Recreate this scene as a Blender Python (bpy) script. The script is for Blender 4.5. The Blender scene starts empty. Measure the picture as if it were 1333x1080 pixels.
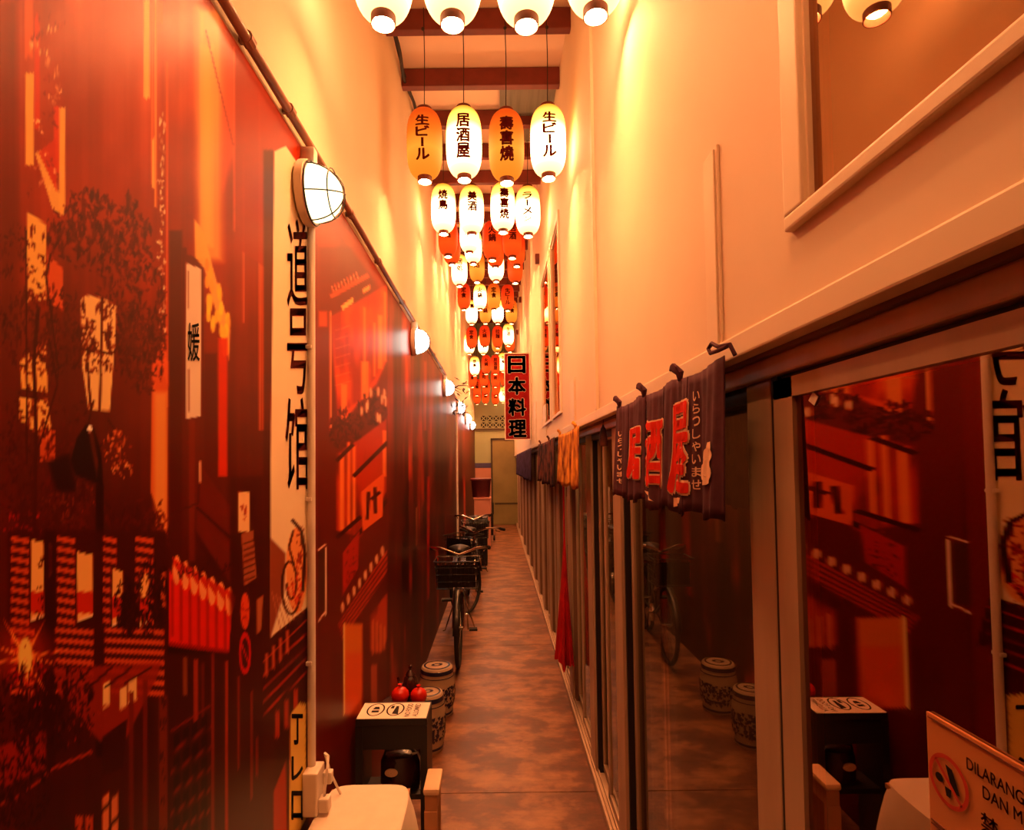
import bpy, bmesh, math, random
import numpy as np
from mathutils import Vector, Matrix
random.seed(7)
rng = np.random.default_rng(7)
S = bpy.context.scene
COL = S.collection
PI = math.pi

# ------------------------------------------------------------------ camera
F, PX, PY, EYE = 750.0, 648.0, 603.0, 1.75          # focal length and vanishing point in a 1333x1080 frame, eye height
PITCH, ROLL = math.atan(0.035), 0.0124
cam_data = bpy.data.cameras.new('camera')
cam_data.sensor_width = 36.0
cam_data.lens = F / 1333 * 36
cam_data.shift_x, cam_data.shift_y = (666.5 - 647.7) / 1333, (577.0 - 540) / 1333
cam_data.clip_start = 0.02
cam = bpy.data.objects.new('camera', cam_data)
COL.objects.link(cam)
cam.matrix_world = Matrix.Translation((0, 0, EYE)) @ Matrix.Rotation(PI / 2 + PITCH, 4, 'X') @ Matrix.Rotation(-ROLL, 4, 'Z')
S.camera = cam

# ------------------------------------------------------------------ world and exposure
w = bpy.data.worlds.new('world'); S.world = w; w.use_nodes = True
w.node_tree.nodes['Background'].inputs[0].default_value = (0.9, 0.35, 0.12, 1)
w.node_tree.nodes['Background'].inputs[1].default_value = 0.05
S.view_settings.view_transform = 'Standard'
S.view_settings.look = 'None'
S.view_settings.exposure = 0.10
S.view_settings.gamma = 1.0
S.view_settings.use_curve_mapping = False
S.cycles.use_denoising = True
S.cycles.max_bounces = 10
S.cycles.sample_clamp_indirect = 6

# strengths of the lamps
LANTERN = 1.0
BULB = 800.0
BULKHEAD = 11.0


# ------------------------------------------------------------------ helpers
def lin(c):
    return tuple((v / 12.92 if v <= 0.04045 else ((v + 0.055) / 1.055) ** 2.4) for v in c)


def rgb(r, g, b):
    return lin((r / 255, g / 255, b / 255)) + (1,)


def mat(name, col, rough=0.6, metal=0.0, spec=0.5, noise=0.0, scale=8.0, bump=0.0, stretch=(1, 1, 1), col2=None):
    m = bpy.data.materials.new(name); m.use_nodes = True
    nt = m.node_tree; b = nt.nodes['Principled BSDF']
    b.inputs['Roughness'].default_value = rough
    b.inputs['Metallic'].default_value = metal
    b.inputs['Specular IOR Level'].default_value = spec
    if noise or bump or col2:
        tc = nt.nodes.new('ShaderNodeTexCoord'); mp = nt.nodes.new('ShaderNodeMapping')
        mp.inputs['Scale'].default_value = stretch
        nt.links.new(tc.outputs['Object'], mp.inputs[0])
        n = nt.nodes.new('ShaderNodeTexNoise'); n.inputs['Scale'].default_value = scale; n.inputs['Detail'].default_value = 5
        nt.links.new(mp.outputs[0], n.inputs['Vector'])
        r = nt.nodes.new('ShaderNodeValToRGB')
        c2 = col2 if col2 else tuple(max(0, v * (1 - noise)) for v in col[:3]) + (1,)
        r.color_ramp.elements[0].color = c2; r.color_ramp.elements[0].position = 0.35
        r.color_ramp.elements[1].color = col; r.color_ramp.elements[1].position = 0.62
        nt.links.new(n.outputs['Fac'], r.inputs[0]); nt.links.new(r.outputs[0], b.inputs['Base Color'])
        if bump:
            bp = nt.nodes.new('ShaderNodeBump'); bp.inputs['Strength'].default_value = bump; bp.inputs['Distance'].default_value = 0.01
            nt.links.new(n.outputs['Fac'], bp.inputs['Height']); nt.links.new(bp.outputs[0], b.inputs['Normal'])
    else:
        b.inputs['Base Color'].default_value = col
    return m


def emit(name, col, strength):
    m = bpy.data.materials.new(name); m.use_nodes = True
    nt = m.node_tree; nt.nodes.clear()
    e = nt.nodes.new('ShaderNodeEmission'); o = nt.nodes.new('ShaderNodeOutputMaterial')
    e.inputs[0].default_value = tuple(col[:3]) + (1,); e.inputs[1].default_value = strength
    nt.links.new(e.outputs[0], o.inputs[0])
    return m


def lantern_mat(name, stops, base=(0.3, 0.1, 0.03, 1)):
    """lit paper: a little diffuse, and the glow of the bulb inside as a ramp up the height of the shade"""
    m = bpy.data.materials.new(name); m.use_nodes = True
    nt = m.node_tree; b = nt.nodes['Principled BSDF']
    tc = nt.nodes.new('ShaderNodeTexCoord'); sp = nt.nodes.new('ShaderNodeSeparateXYZ')
    mr = nt.nodes.new('ShaderNodeMapRange')
    mr.inputs['From Min'].default_value = 0.0; mr.inputs['From Max'].default_value = 0.46
    r = nt.nodes.new('ShaderNodeValToRGB')
    els = r.color_ramp.elements
    while len(els) < len(stops): els.new(0.5)
    peak = max(max(c) for _, c in stops)
    for e, (p, c) in zip(els, stops):
        e.position = p; e.color = tuple(v / peak for v in c) + (1,)
    nt.links.new(tc.outputs['Object'], sp.inputs[0]); nt.links.new(sp.outputs['Z'], mr.inputs['Value'])
    nt.links.new(mr.outputs[0], r.inputs[0]); nt.links.new(r.outputs[0], b.inputs['Emission Color'])
    b.inputs['Emission Strength'].default_value = peak * LANTERN
    b.inputs['Base Color'].default_value = base; b.inputs['Roughness'].default_value = 0.7
    b.inputs['Specular IOR Level'].default_value = 0.1
    return m


def glass_mat(name, tint, refl, base, k=0.8):
    m = bpy.data.materials.new(name); m.use_nodes = True
    nt = m.node_tree; nt.nodes.clear()
    o = nt.nodes.new('ShaderNodeOutputMaterial'); mx = nt.nodes.new('ShaderNodeMixShader')
    t = nt.nodes.new('ShaderNodeBsdfTransparent'); g = nt.nodes.new('ShaderNodeBsdfGlossy')
    t.inputs[0].default_value = tuple(tint) + (1,)
    g.inputs['Color'].default_value = tuple(refl) + (1,); g.inputs['Roughness'].default_value = 0.012
    fr = nt.nodes.new('ShaderNodeFresnel'); fr.inputs[0].default_value = 1.5
    ma = nt.nodes.new('ShaderNodeMath'); ma.operation = 'MULTIPLY_ADD'
    ma.inputs[1].default_value = k; ma.inputs[2].default_value = base; ma.use_clamp = True
    nt.links.new(fr.outputs[0], ma.inputs[0]); nt.links.new(ma.outputs[0], mx.inputs[0])
    nt.links.new(t.outputs[0], mx.inputs[1]); nt.links.new(g.outputs[0], mx.inputs[2])
    nt.links.new(mx.outputs[0], o.inputs[0])
    return m


class MB:
    """collects shapes and links them as one mesh object"""
    def __init__(self): self.v, self.f, self.mi, self.cur = [], [], [], 0

    def add(self, vs, fs, M=None):
        n = len(self.v)
        self.v += [tuple(M @ Vector(p)) if M is not None else tuple(p) for p in vs]
        self.f += [tuple(i + n for i in f) for f in fs]; self.mi += [self.cur] * len(fs)
        return self

    def box(self, x0, x1, y0, y1, z0, z1, M=None, bev=0.0):
        if bev:
            b = min(bev, (x1 - x0) * .45, (y1 - y0) * .45, (z1 - z0) * .45)
            bm = bmesh.new(); bmesh.ops.create_cube(bm, size=1)
            for v in bm.verts:
                v.co = Vector(((x0 + x1) / 2 + v.co.x * (x1 - x0), (y0 + y1) / 2 + v.co.y * (y1 - y0), (z0 + z1) / 2 + v.co.z * (z1 - z0)))
            bmesh.ops.bevel(bm, geom=list(bm.edges), offset=b, segments=2, profile=0.6, affect='EDGES')
            bm.verts.index_update()
            self.add([v.co[:] for v in bm.verts], [tuple(v.index for v in f.verts) for f in bm.faces], M); bm.free()
            return self
        return self.add([(x0, y0, z0), (x1, y0, z0), (x1, y1, z0), (x0, y1, z0), (x0, y0, z1), (x1, y0, z1), (x1, y1, z1), (x0, y1, z1)],
                        [(0, 3, 2, 1), (4, 5, 6, 7), (0, 1, 5, 4), (1, 2, 6, 5), (2, 3, 7, 6), (3, 0, 4, 7)], M)

    def tube(self, pts, r, n=10, closed=False, M=None, cap=True):
        pts = [Vector(p) for p in pts]; rs = r if isinstance(r, (list, tuple)) else [r] * len(pts)
        vs, fs = [], []; up = None; m = len(pts)
        for i, p in enumerate(pts):
            a = pts[i - 1] if (i or closed) else p
            b = pts[(i + 1) % m] if (i < m - 1 or closed) else p
            t = (b - a).normalized() if (b - a).length > 1e-9 else Vector((0, 0, 1))
            if up is None:
                up = t.orthogonal().normalized()
            else:
                up = (up - t * up.dot(t)); up = up.normalized() if up.length > 1e-6 else t.orthogonal().normalized()
            s = t.cross(up)
            for k in range(n):
                a_ = 2 * PI * k / n
                vs.append(p + (up * math.cos(a_) + s * math.sin(a_)) * rs[i])
        for i in range(m if closed else m - 1):
            j = (i + 1) % m
            for k in range(n):
                l = (k + 1) % n
                fs.append((i * n + k, i * n + l, j * n + l, j * n + k))
        if cap and not closed:
            fs.append(tuple(range(n))[::-1]); fs.append(tuple(range((m - 1) * n, m * n)))
        return self.add(vs, fs, M)

    def lathe(self, prof, n=32, M=None, cap0=False, cap1=False):
        vs, fs = [], []
        for r, z in prof:
            for k in range(n):
                a = 2 * PI * k / n
                vs.append((r * math.cos(a), r * math.sin(a), z))
        for i in range(len(prof) - 1):
            for k in range(n):
                l = (k + 1) % n
                fs.append((i * n + k, i * n + l, (i + 1) * n + l, (i + 1) * n + k))
        if cap0: fs.append(tuple(range(n))[::-1])
        if cap1: fs.append(tuple(range((len(prof) - 1) * n, len(prof) * n)))
        return self.add(vs, fs, M)

    def grid(self, nu, nv, fn, M=None):
        vs = [fn(u / nu, v / nv) for v in range(nv + 1) for u in range(nu + 1)]
        fs = [(v * (nu + 1) + u, v * (nu + 1) + u + 1, (v + 1) * (nu + 1) + u + 1, (v + 1) * (nu + 1) + u) for v in range(nv) for u in range(nu)]
        return self.add(vs, fs, M)

    def ball(self, c, r, n=16, sc=(1, 1, 1)):
        k = n // 2
        prof = [(max(1e-4, r * math.sin(PI * i / k)), -r * math.cos(PI * i / k)) for i in range(k + 1)]
        return self.lathe(prof, n, Matrix.Translation(c) @ Matrix.Diagonal((*sc, 1)))

    def build(self, name, mats, parent=None, smooth=False, solid=0.0, kind=None, loc=None):
        me = bpy.data.meshes.new(name); me.from_pydata(self.v, [], self.f); me.validate()
        if not isinstance(mats, (list, tuple)): mats = [mats]
        for m in mats: me.materials.append(m)
        if len(mats) > 1: me.polygons.foreach_set('material_index', self.mi)
        if smooth:
            me.polygons.foreach_set('use_smooth', [True] * len(me.polygons))
            try: me.set_sharp_from_angle(angle=math.radians(40))
            except Exception: pass
        me.update()
        o = bpy.data.objects.new(name, me); COL.objects.link(o)
        if parent: o.parent = parent
        if loc: o.location = loc
        if kind: o['kind'] = kind
        if solid:
            md = o.modifiers.new('thickness', 'SOLIDIFY'); md.thickness = solid; md.offset = 0
        return o


def tag(o, label, cat, group=None):
    o['label'] = label; o['category'] = cat
    if group: o['group'] = group
    return o


def thing(name, label, cat, loc=(0, 0, 0), rz=0.0, group=None):
    o = bpy.data.objects.new(name, None); COL.objects.link(o)
    o.empty_display_size = 0.05; o.location = loc; o.rotation_euler = (0, 0, rz)
    return tag(o, label, cat, group)


def struct(o):
    o['kind'] = 'structure'; return o


def shell(name):
    o = bpy.data.objects.new(name, None); COL.objects.link(o); o.empty_display_size = 0.05
    return struct(o)


def dup(o, parent=None):
    c = o.copy(); COL.objects.link(c)
    if parent: c.parent = parent
    for k in list(o.children): dup(k, c)
    return c


def TR(x=0, y=0, z=0): return Matrix.Translation((x, y, z))
def RX(a): return Matrix.Rotation(a, 4, 'X')
def RY(a): return Matrix.Rotation(a, 4, 'Y')
def RZ(a): return Matrix.Rotation(a, 4, 'Z')


_glyphs = {}


def glyph(ch, bold=0.0):
    """one character as flat triangles, centred, height 1"""
    key = (ch, bold)
    if key in _glyphs: return _glyphs[key]
    c = bpy.data.curves.new('text', 'FONT'); c.body = ch; c.size = 1.0; c.offset = bold; c.resolution_u = 3
    o = bpy.data.objects.new('text', c); COL.objects.link(o)
    bpy.context.view_layer.update()
    me = bpy.data.meshes.new_from_object(o.evaluated_get(bpy.context.evaluated_depsgraph_get()))
    vs = np.array([v.co[:2] for v in me.vertices]) if len(me.vertices) else np.zeros((0, 2))
    fs = [tuple(p.vertices) for p in me.polygons]
    bpy.data.objects.remove(o); bpy.data.curves.remove(c); bpy.data.meshes.remove(me)
    _glyphs[key] = (vs, fs)
    return _glyphs[key]


def glyph_box(ch, x0, x1, y0, y1, bold=0.0, rot=0, fit=True):
    """character stretched into a rectangle; bold grows it evenly outside the rectangle"""
    base, fs = glyph(ch, 0.0)
    if not len(base): return [], []
    def turn(a):
        for _ in range(rot): a = np.stack([a[:, 1], -a[:, 0]], 1)
        return a
    base = turn(base)
    lo, hi = base.min(0), base.max(0)
    out = (base - lo) / np.maximum(hi - lo, 1e-6) * [x1 - x0, y1 - y0] + [x0, y0]
    if not bold: return [tuple(p) for p in out], fs
    bx, by2 = bold * abs(x1 - x0) / max(1, len(ch) * .6), bold * abs(y1 - y0)          # heavier strokes: the same outline laid again around itself
    vs, ff = [], []
    for k in range(8):
        n = len(vs); a = 2 * PI * k / 8
        vs += [(p[0] + bx * math.cos(a), p[1] + by2 * math.sin(a)) for p in out]; ff += [tuple(i + n for i in f) for f in fs]
    return vs, ff


def text_run(s, x0, x1, y0, y1, bold=0.0):
    """a horizontal line of text stretched into a rectangle"""
    return glyph_box(s, x0, x1, y0, y1, bold)


def wrapped(parts, fn, cuts_u=(), cuts_v=()):
    """cut flat glyph triangles into strips and send them through fn(u, v) -> xyz"""
    bm = bmesh.new()
    for vs, fs in parts:
        bv = [bm.verts.new((p[0], p[1], 0)) for p in vs]
        for f in fs:
            try: bm.faces.new([bv[i] for i in f])
            except ValueError: pass
    for u in cuts_u:
        bmesh.ops.bisect_plane(bm, geom=bm.verts[:] + bm.edges[:] + bm.faces[:], plane_co=(u, 0, 0), plane_no=(1, 0, 0))
    for v in cuts_v:
        bmesh.ops.bisect_plane(bm, geom=bm.verts[:] + bm.edges[:] + bm.faces[:], plane_co=(0, v, 0), plane_no=(0, 1, 0))
    bm.verts.index_update()
    out = ([fn(v.co.x, v.co.y) for v in bm.verts], [tuple(v.index for v in f.verts) for f in bm.faces])
    bm.free()
    return out


# a point of the photograph's frame brought onto a plane of the alley (undoing roll and pitch)
def ray(px, py):
    p = Vector(((px - 647.7) / F, -(py - 577.0) / F, -1.0))
    return cam.matrix_world.to_3x3() @ p


def on(px, py, x=None, y=None, z=None):
    d = ray(px, py)
    t = x / d.x if x is not None else (y / d.y if y is not None else (z - EYE) / d.z)
    return Vector((0, 0, EYE)) + d * t


_R = np.array(cam.matrix_world.to_3x3())


def project(P):
    q = (P - np.array([0, 0, EYE])) @ _R
    return 647.7 + F * q[:, 0] / -q[:, 2], 577.0 - F * q[:, 1] / -q[:, 2]


# ------------------------------------------------------------------ materials
M = {}
M['plaster'] = mat('plaster', rgb(238, 214, 184), 0.75, noise=0.08, scale=1.6, bump=0.04)
M['plaster_right'] = mat('plaster_right', rgb(238, 216, 188), 0.7, noise=0.06, scale=2.2, bump=0.03)
M['trim'] = mat('painted_trim', rgb(238, 218, 188), 0.5, noise=0.05, scale=5)
M['frame'] = mat('aluminium_frame', rgb(182, 154, 128), 0.45, metal=0.1, noise=0.15, scale=12, stretch=(1, 1, .2))
M['frame_dark'] = mat('dark_gasket', rgb(24, 16, 14), 0.5, noise=0.2, scale=20)
M['soffit'] = mat('soffit_board', rgb(120, 86, 66), 0.6, noise=0.2, scale=6)
M['beam'] = mat('red_oxide_beam', rgb(118, 44, 34), 0.55, noise=0.25, scale=9)
M['roof'] = mat('roof_sheet', rgb(244, 212, 190), 0.7, noise=0.06, scale=3)
M['skylight'] = mat('grey_roof_sheet', rgb(116, 112, 104), 0.5, noise=0.3, scale=6, stretch=(6, .4, 1))
M['shop'] = mat('shop_interior', rgb(128, 84, 54), 0.8, noise=0.3, scale=1.2)
M['shop_green'] = mat('green_partition', rgb(150, 165, 110), 0.7, noise=0.15, scale=2)
M['lettering'] = mat('lantern_ink', rgb(84, 14, 8), 0.8, spec=0.1, noise=0.2, scale=30)
M['ink'] = mat('black_ink', rgb(26, 16, 12), 0.7, spec=0.2, noise=0.2, scale=30)
M['rim'] = mat('lantern_rim', rgb(110, 40, 24), 0.55, noise=0.3, scale=30)
M['cord'] = mat('black_cord', rgb(36, 20, 14), 0.7, noise=0.2, scale=30)
M['bulb'] = emit('lit_bulb', (1.0, 0.36, 0.12), BULB)
M['pipe'] = mat('brown_conduit', rgb(150, 98, 74), 0.45, noise=0.3, scale=9)
M['white_pipe'] = mat('white_conduit', rgb(240, 228, 214), 0.4, noise=0.06, scale=8)
M['white_plastic'] = mat('white_plastic', rgb(235, 222, 204), 0.4, noise=0.06, scale=8)
M['dome'] = emit('lit_glass_dome', (1.0, 0.80, 0.42), BULKHEAD * .25)
M['dome_bright'] = emit('bright_glass_dome', (1.0, 0.92, 0.78), BULKHEAD)
M['dome_white'] = emit('white_glass_dome', (1.0, 0.95, 0.86), BULKHEAD * 2.2)
M['wire'] = mat('wire_guard', rgb(70, 55, 40), 0.4, metal=0.8, noise=0.1, scale=20)
M['cloth_white'] = mat('white_cloth', rgb(238, 222, 204), 0.85, spec=0.2, noise=0.05, scale=20, bump=0.05)
M['black_wood'] = mat('black_wood', rgb(22, 14, 13), 0.45, noise=0.3, scale=10)
M['paper'] = mat('white_paper', rgb(242, 228, 212), 0.8, noise=0.03, scale=10)
M['cream_wood'] = mat('cream_wood', rgb(232, 196, 156), 0.6, noise=0.12, scale=6)
M['pale_wood'] = mat('pale_wood', rgb(196, 140, 96), 0.6, noise=0.2, scale=6)
M['ceramic'] = mat('glazed_ceramic', rgb(174, 148, 118), 0.22, noise=0.08, scale=10)
M['cobalt'] = mat('dark_blue_glaze', rgb(38, 34, 60), 0.25, noise=0.2, scale=14)
M['red_glaze'] = mat('red_gloss', rgb(214, 34, 18), 0.25, noise=0.15, scale=6)
M['dark_glaze'] = mat('dark_gloss', rgb(54, 22, 18), 0.25, noise=0.2, scale=6)
M['rubber'] = mat('tyre_rubber', rgb(22, 18, 17), 0.7, noise=0.2, scale=20)
M['chrome'] = mat('chrome', rgb(200, 190, 180), 0.2, metal=1.0, noise=0.1, scale=10)
M['bike_paint'] = mat('black_bike_paint', rgb(24, 18, 18), 0.3, noise=0.2, scale=8)
M['saddle'] = mat('black_saddle', rgb(20, 15, 14), 0.55, noise=0.2, scale=12)
M['red_plastic'] = mat('red_reflector', rgb(190, 24, 14), 0.3, noise=0.1, scale=10)
M['noren'] = mat('navy_cotton', rgb(86, 52, 66), 0.9, spec=0.15, noise=0.22, scale=26, bump=0.15)
M['noren_red'] = mat('red_print', rgb(226, 50, 30), 0.85, spec=0.1, noise=0.1, scale=20)
M['noren_white'] = mat('white_print', rgb(240, 200, 170), 0.85, spec=0.1, noise=0.06, scale=20)
M['noren_gold'] = mat('gold_patterned_cotton', rgb(232, 160, 60), 0.9, spec=0.1, scale=9, col2=rgb(110, 46, 26), stretch=(1, 1, .8))
M['noren_dark'] = mat('dark_patterned_cotton', rgb(30, 24, 34), 0.9, spec=0.1, scale=10, col2=rgb(110, 60, 50))
M['noren_purple'] = mat('purple_patterned_cotton', rgb(64, 44, 84), 0.9, spec=0.1, scale=12, col2=rgb(36, 22, 40))
M['curtain_red'] = mat('red_lining', rgb(226, 24, 10), 0.8, spec=0.1, noise=0.2, scale=9)
M['banner_red'] = mat('red_cotton', rgb(176, 20, 22), 0.85, spec=0.15, noise=0.25, scale=14)
M['sign_red'] = mat('red_sign_panel', rgb(128, 6, 6), 0.7, spec=0.15, noise=0.2, scale=7)
M['sign_white'] = mat('white_edge_paint', rgb(240, 215, 195), 0.5, noise=0.05, scale=8)
M['plate'] = mat('copper_sign_plate', rgb(205, 130, 74), 0.4, noise=0.12, scale=5)
M['plate_ink'] = mat('brown_print', rgb(120, 62, 34), 0.6, noise=0.1, scale=20)
M['plate_red'] = mat('red_ring_print', rgb(196, 50, 30), 0.5, noise=0.1, scale=20)
M['far_cream'] = mat('far_wall_cream', rgb(168, 178, 138), 0.75, noise=0.08, scale=1.5)
M['far_pink'] = mat('far_wall_pink', rgb(206, 140, 116), 0.7, noise=0.08, scale=2)
M['far_blue'] = mat('blue_stripe', rgb(74, 66, 110), 0.6, noise=0.1, scale=4)
M['door_olive'] = mat('olive_door', rgb(140, 126, 74), 0.5, noise=0.15, scale=3)
M['door_edge'] = mat('dark_door_frame', rgb(72, 58, 32), 0.5, noise=0.2, scale=6)
M['hole'] = mat('dark_vent', rgb(20, 14, 10), 0.9, noise=0.2, scale=10)
M['maroon'] = mat('maroon_plastic', rgb(96, 34, 34), 0.45, noise=0.2, scale=4)
M['leaf'] = mat('dried_leaf', rgb(44, 30, 26), 0.8, noise=0.3, scale=20)
M['glass'] = glass_mat('tinted_glass', (0.66, 0.58, 0.48), (0.95, 0.85, 0.76), 0.10, 0.8)
M['glass_near'] = glass_mat('clear_near_glass', (0.86, 0.80, 0.76), (0.98, 0.68, 0.54), 0.32, 0.8)
M['glass_upper'] = glass_mat('upper_window_glass', (0.5, 0.4, 0.3), (0.9, 0.52, 0.32), 0.30, 0.8)

LANTERN_TOP = (1.05, 0.36, 0.025)
M['lantern_white'] = lantern_mat('white_lantern_paper', [(0.0, (2.2, 1.2, 0.3)), (0.14, (5.0, 2.4, 0.8)), (0.30, (14, 7.0, 3.0)), (0.52, (11, 5.3, 2.1)), (0.70, (4.6, 1.8, 0.28)), (0.90, (1.15, 0.44, 0.03))])
M['lantern_orange'] = lantern_mat('orange_lantern_paper', [(0.0, (.95, .22, .012)), (0.2, (1.0, .28, .02)), (0.38, (1.05, .36, .03)), (0.62, (.85, .16, .008)), (0.85, (.72, .07, .004))], (.12, .02, .006, 1))
M['lantern_red'] = lantern_mat('red_lantern_paper', [(0.0, (.85, .05, .004)), (0.3, (1.0, .085, .006)), (0.55, (.85, .04, .003)), (0.9, (.65, .018, .002))], (.12, .008, .004, 1))


def floor_material():
    m = bpy.data.materials.new('worn_concrete'); m.use_nodes = True
    nt = m.node_tree; b = nt.nodes['Principled BSDF']
    tc = nt.nodes.new('ShaderNodeTexCoord')
    mp = nt.nodes.new('ShaderNodeMapping'); mp.inputs['Scale'].default_value = (1.0, 1.5, 1)
    nt.links.new(tc.outputs['Object'], mp.inputs[0])
    n1 = nt.nodes.new('ShaderNodeTexNoise'); n1.inputs['Scale'].default_value = 3.2; n1.inputs['Detail'].default_value = 8; n1.inputs['Roughness'].default_value = 0.62
    n2 = nt.nodes.new('ShaderNodeTexNoise'); n2.inputs['Scale'].default_value = 11; n2.inputs['Detail'].default_value = 6
    nt.links.new(mp.outputs[0], n1.inputs[0]); nt.links.new(mp.outputs[0], n2.inputs[0])
    r1 = nt.nodes.new('ShaderNodeValToRGB')
    e = r1.color_ramp.elements
    e[0].position = 0.36; e[0].color = rgb(86, 48, 30)
    e[1].position = 0.66; e[1].color = rgb(158, 108, 72)
    k = e.new(0.46); k.color = rgb(104, 59, 37)
    k = e.new(0.52); k.color = rgb(132, 85, 53)
    nt.links.new(n1.outputs['Fac'], r1.inputs[0])
    r2 = nt.nodes.new('ShaderNodeValToRGB')
    r2.color_ramp.elements[0].position = 0.42; r2.color_ramp.elements[0].color = (0.62, 0.58, 0.55, 1)
    r2.color_ramp.elements[1].position = 0.58; r2.color_ramp.elements[1].color = (1, 1, 1, 1)
    nt.links.new(n2.outputs['Fac'], r2.inputs[0])
    mx = nt.nodes.new('ShaderNodeMix'); mx.data_type = 'RGBA'; mx.blend_type = 'MULTIPLY'; mx.inputs[0].default_value = 0.7
    nt.links.new(r1.outputs[0], mx.inputs[6]); nt.links.new(r2.outputs[0], mx.inputs[7])
    nt.links.new(mx.outputs[2], b.inputs['Base Color'])
    rr = nt.nodes.new('ShaderNodeMapRange'); rr.inputs['To Min'].default_value = 0.28; rr.inputs['To Max'].default_value = 0.55
    nt.links.new(n2.outputs['Fac'], rr.inputs['Value']); nt.links.new(rr.outputs[0], b.inputs['Roughness'])
    bp = nt.nodes.new('ShaderNodeBump'); bp.inputs['Strength'].default_value = 0.12; bp.inputs['Distance'].default_value = 0.01
    nt.links.new(n2.outputs['Fac'], bp.inputs['Height']); nt.links.new(bp.outputs[0], b.inputs['Normal'])
    return m


M['floor'] = floor_material()

# ------------------------------------------------------------------ the alley's shell
XL, XR, XT, XP, XG, XS = -0.66, 0.48, 0.50, 0.52, 0.545, 3.0     # mural wall, upper wall, track, posts, glass, back of the shops
Y0, Y1 = -3.0, 16.6
ZS, ZT = 1.956, 1.997                                            # soffit, top of the painted trim


def zc(y): return 1.75 + 2.315 + 0.1 * y                         # undersides of the roof beams (the roof rises inwards)


fl = struct(MB().box(-0.8, XS, Y0, Y1 + .1, -0.10, -0.006).build('floor', M['frame_dark']))
joints = [Y0, -0.4, 3.13, 5.62, 8.3, 11.1, 13.9, Y1]
for a, b in zip(joints[:-1], joints[1:]):
    MB().box(XL - .02, 0.62, a + .003, b - .003, -0.02, 0.0).build('slab', M['floor'], fl)
    MB().box(0.62, XS, a + .003, b - .003, -0.02, 0.0).build('slab', M['floor'], fl)

struct(MB().box(XL - .12, XL, Y0, Y1, -.05, 6.2).build('wall_left', M['plaster']))
struct(MB().box(XL - .12, XS, Y0 - .1, Y0, -.05, 6.2).build('wall_front', M['shop']))
wb = struct(MB().box(XL - .12, XS, Y1, Y1 + .1, -.05, 6.2).build('wall_back', M['far_cream']))

# right wall above the shopfront, with openings for the upper windows
WINS = [(0.492, 0.863), (4.28, 4.84), (5.1, 5.9)]
WZ0, WZ1 = 2.140, 3.58
rw = MB()
rw.box(XR, .60, Y0, Y1, ZS, WZ0); rw.box(XR, .60, Y0, Y1, WZ1, 6.0)
edges = [Y0] + [e for wn in WINS for e in wn] + [Y1]
for a, b in zip(edges[::2], edges[1::2]): rw.box(XR, .60, a, b, WZ0, WZ1)
rw = struct(rw.build('wall_right', M['plaster_right']))
struct(MB().box(XS, XS + .1, Y0, Y1, -.05, 6.2).build('wall_shop', M['shop']))

# roof: sloping sheet with beams as its pieces
roof = MB()
roof.add([(XL - .1, Y0, zc(Y0) + .135), (XS, Y0, zc(Y0) + .135), (XS, Y1, zc(Y1) + .135), (XL - .1, Y1, zc(Y1) + .135),
          (XL - .1, Y0, zc(Y0) + .2), (XS, Y0, zc(Y0) + .2), (XS, Y1, zc(Y1) + .2), (XL - .1, Y1, zc(Y1) + .2)],
         [(0, 1, 2, 3), (4, 7, 6, 5), (0, 4, 5, 1), (1, 5, 6, 2), (2, 6, 7, 3), (3, 7, 4, 0)])
roof = struct(roof.build('ceiling', M['roof']))
by = [-2.0, -1.4, -0.8, -0.2, .4, 1.0, 1.62, 2.23, 2.83, 3.43, 4.05, 4.64, 5.24, 5.85] + [6.5 + .62 * i for i in range(16)]
for y in by:
    MB().box(XL, XR, y, y + .06, zc(y), zc(y) + .13, bev=.006).build('beam', M['beam'], roof)
MB().box(.05, XR, 4.2, 5.02, zc(4.2) + .118, zc(4.2) + .14).build('skylight_panel', M['skylight'], roof)
tr = MB()
for y, z in ((2.72, 3.98), (6.2, 3.93), (10.7, 4.77), (12.4, 4.55)):
    tr.box(XR - .045, XR, y, y + .05, z, z + .1)
    tr = tr.build('beam_end', M['beam'], rw) and MB()

# painted board along the soffit edge, soffit, glazing head
struct(MB().box(XR - .012, XR + .04, Y0, Y1, ZS - .004, ZT, bev=.004).build('trim_1', M['trim']))
struct(MB().box(XR + .02, 0.64, Y0, Y1, ZS - .012, ZS - .001).build('trim_2', M['soffit']))
struct(MB().box(.465, .482, 2.70, 2.735, ZT, zc(2.7) + .1).build('trim_3', M['trim']))
for i, (y0, y1, z1) in enumerate(((1.205, 1.285, 2.425), (3.5, 3.72, 2.27), (5.6, 6.0, 2.33), (7.0, 7.5, 2.5))):
    o = struct(MB().box(XR - .006, XR, y0, y1, ZT, z1, bev=.002).build('trim_%d' % (4 + i), M['trim']))
    MB().box(XR - .010, XR - .006, y0 + .010, y1 - .010, ZT, z1 - .006, bev=.002).build('cover_strip', M['trim'], o)

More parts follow.
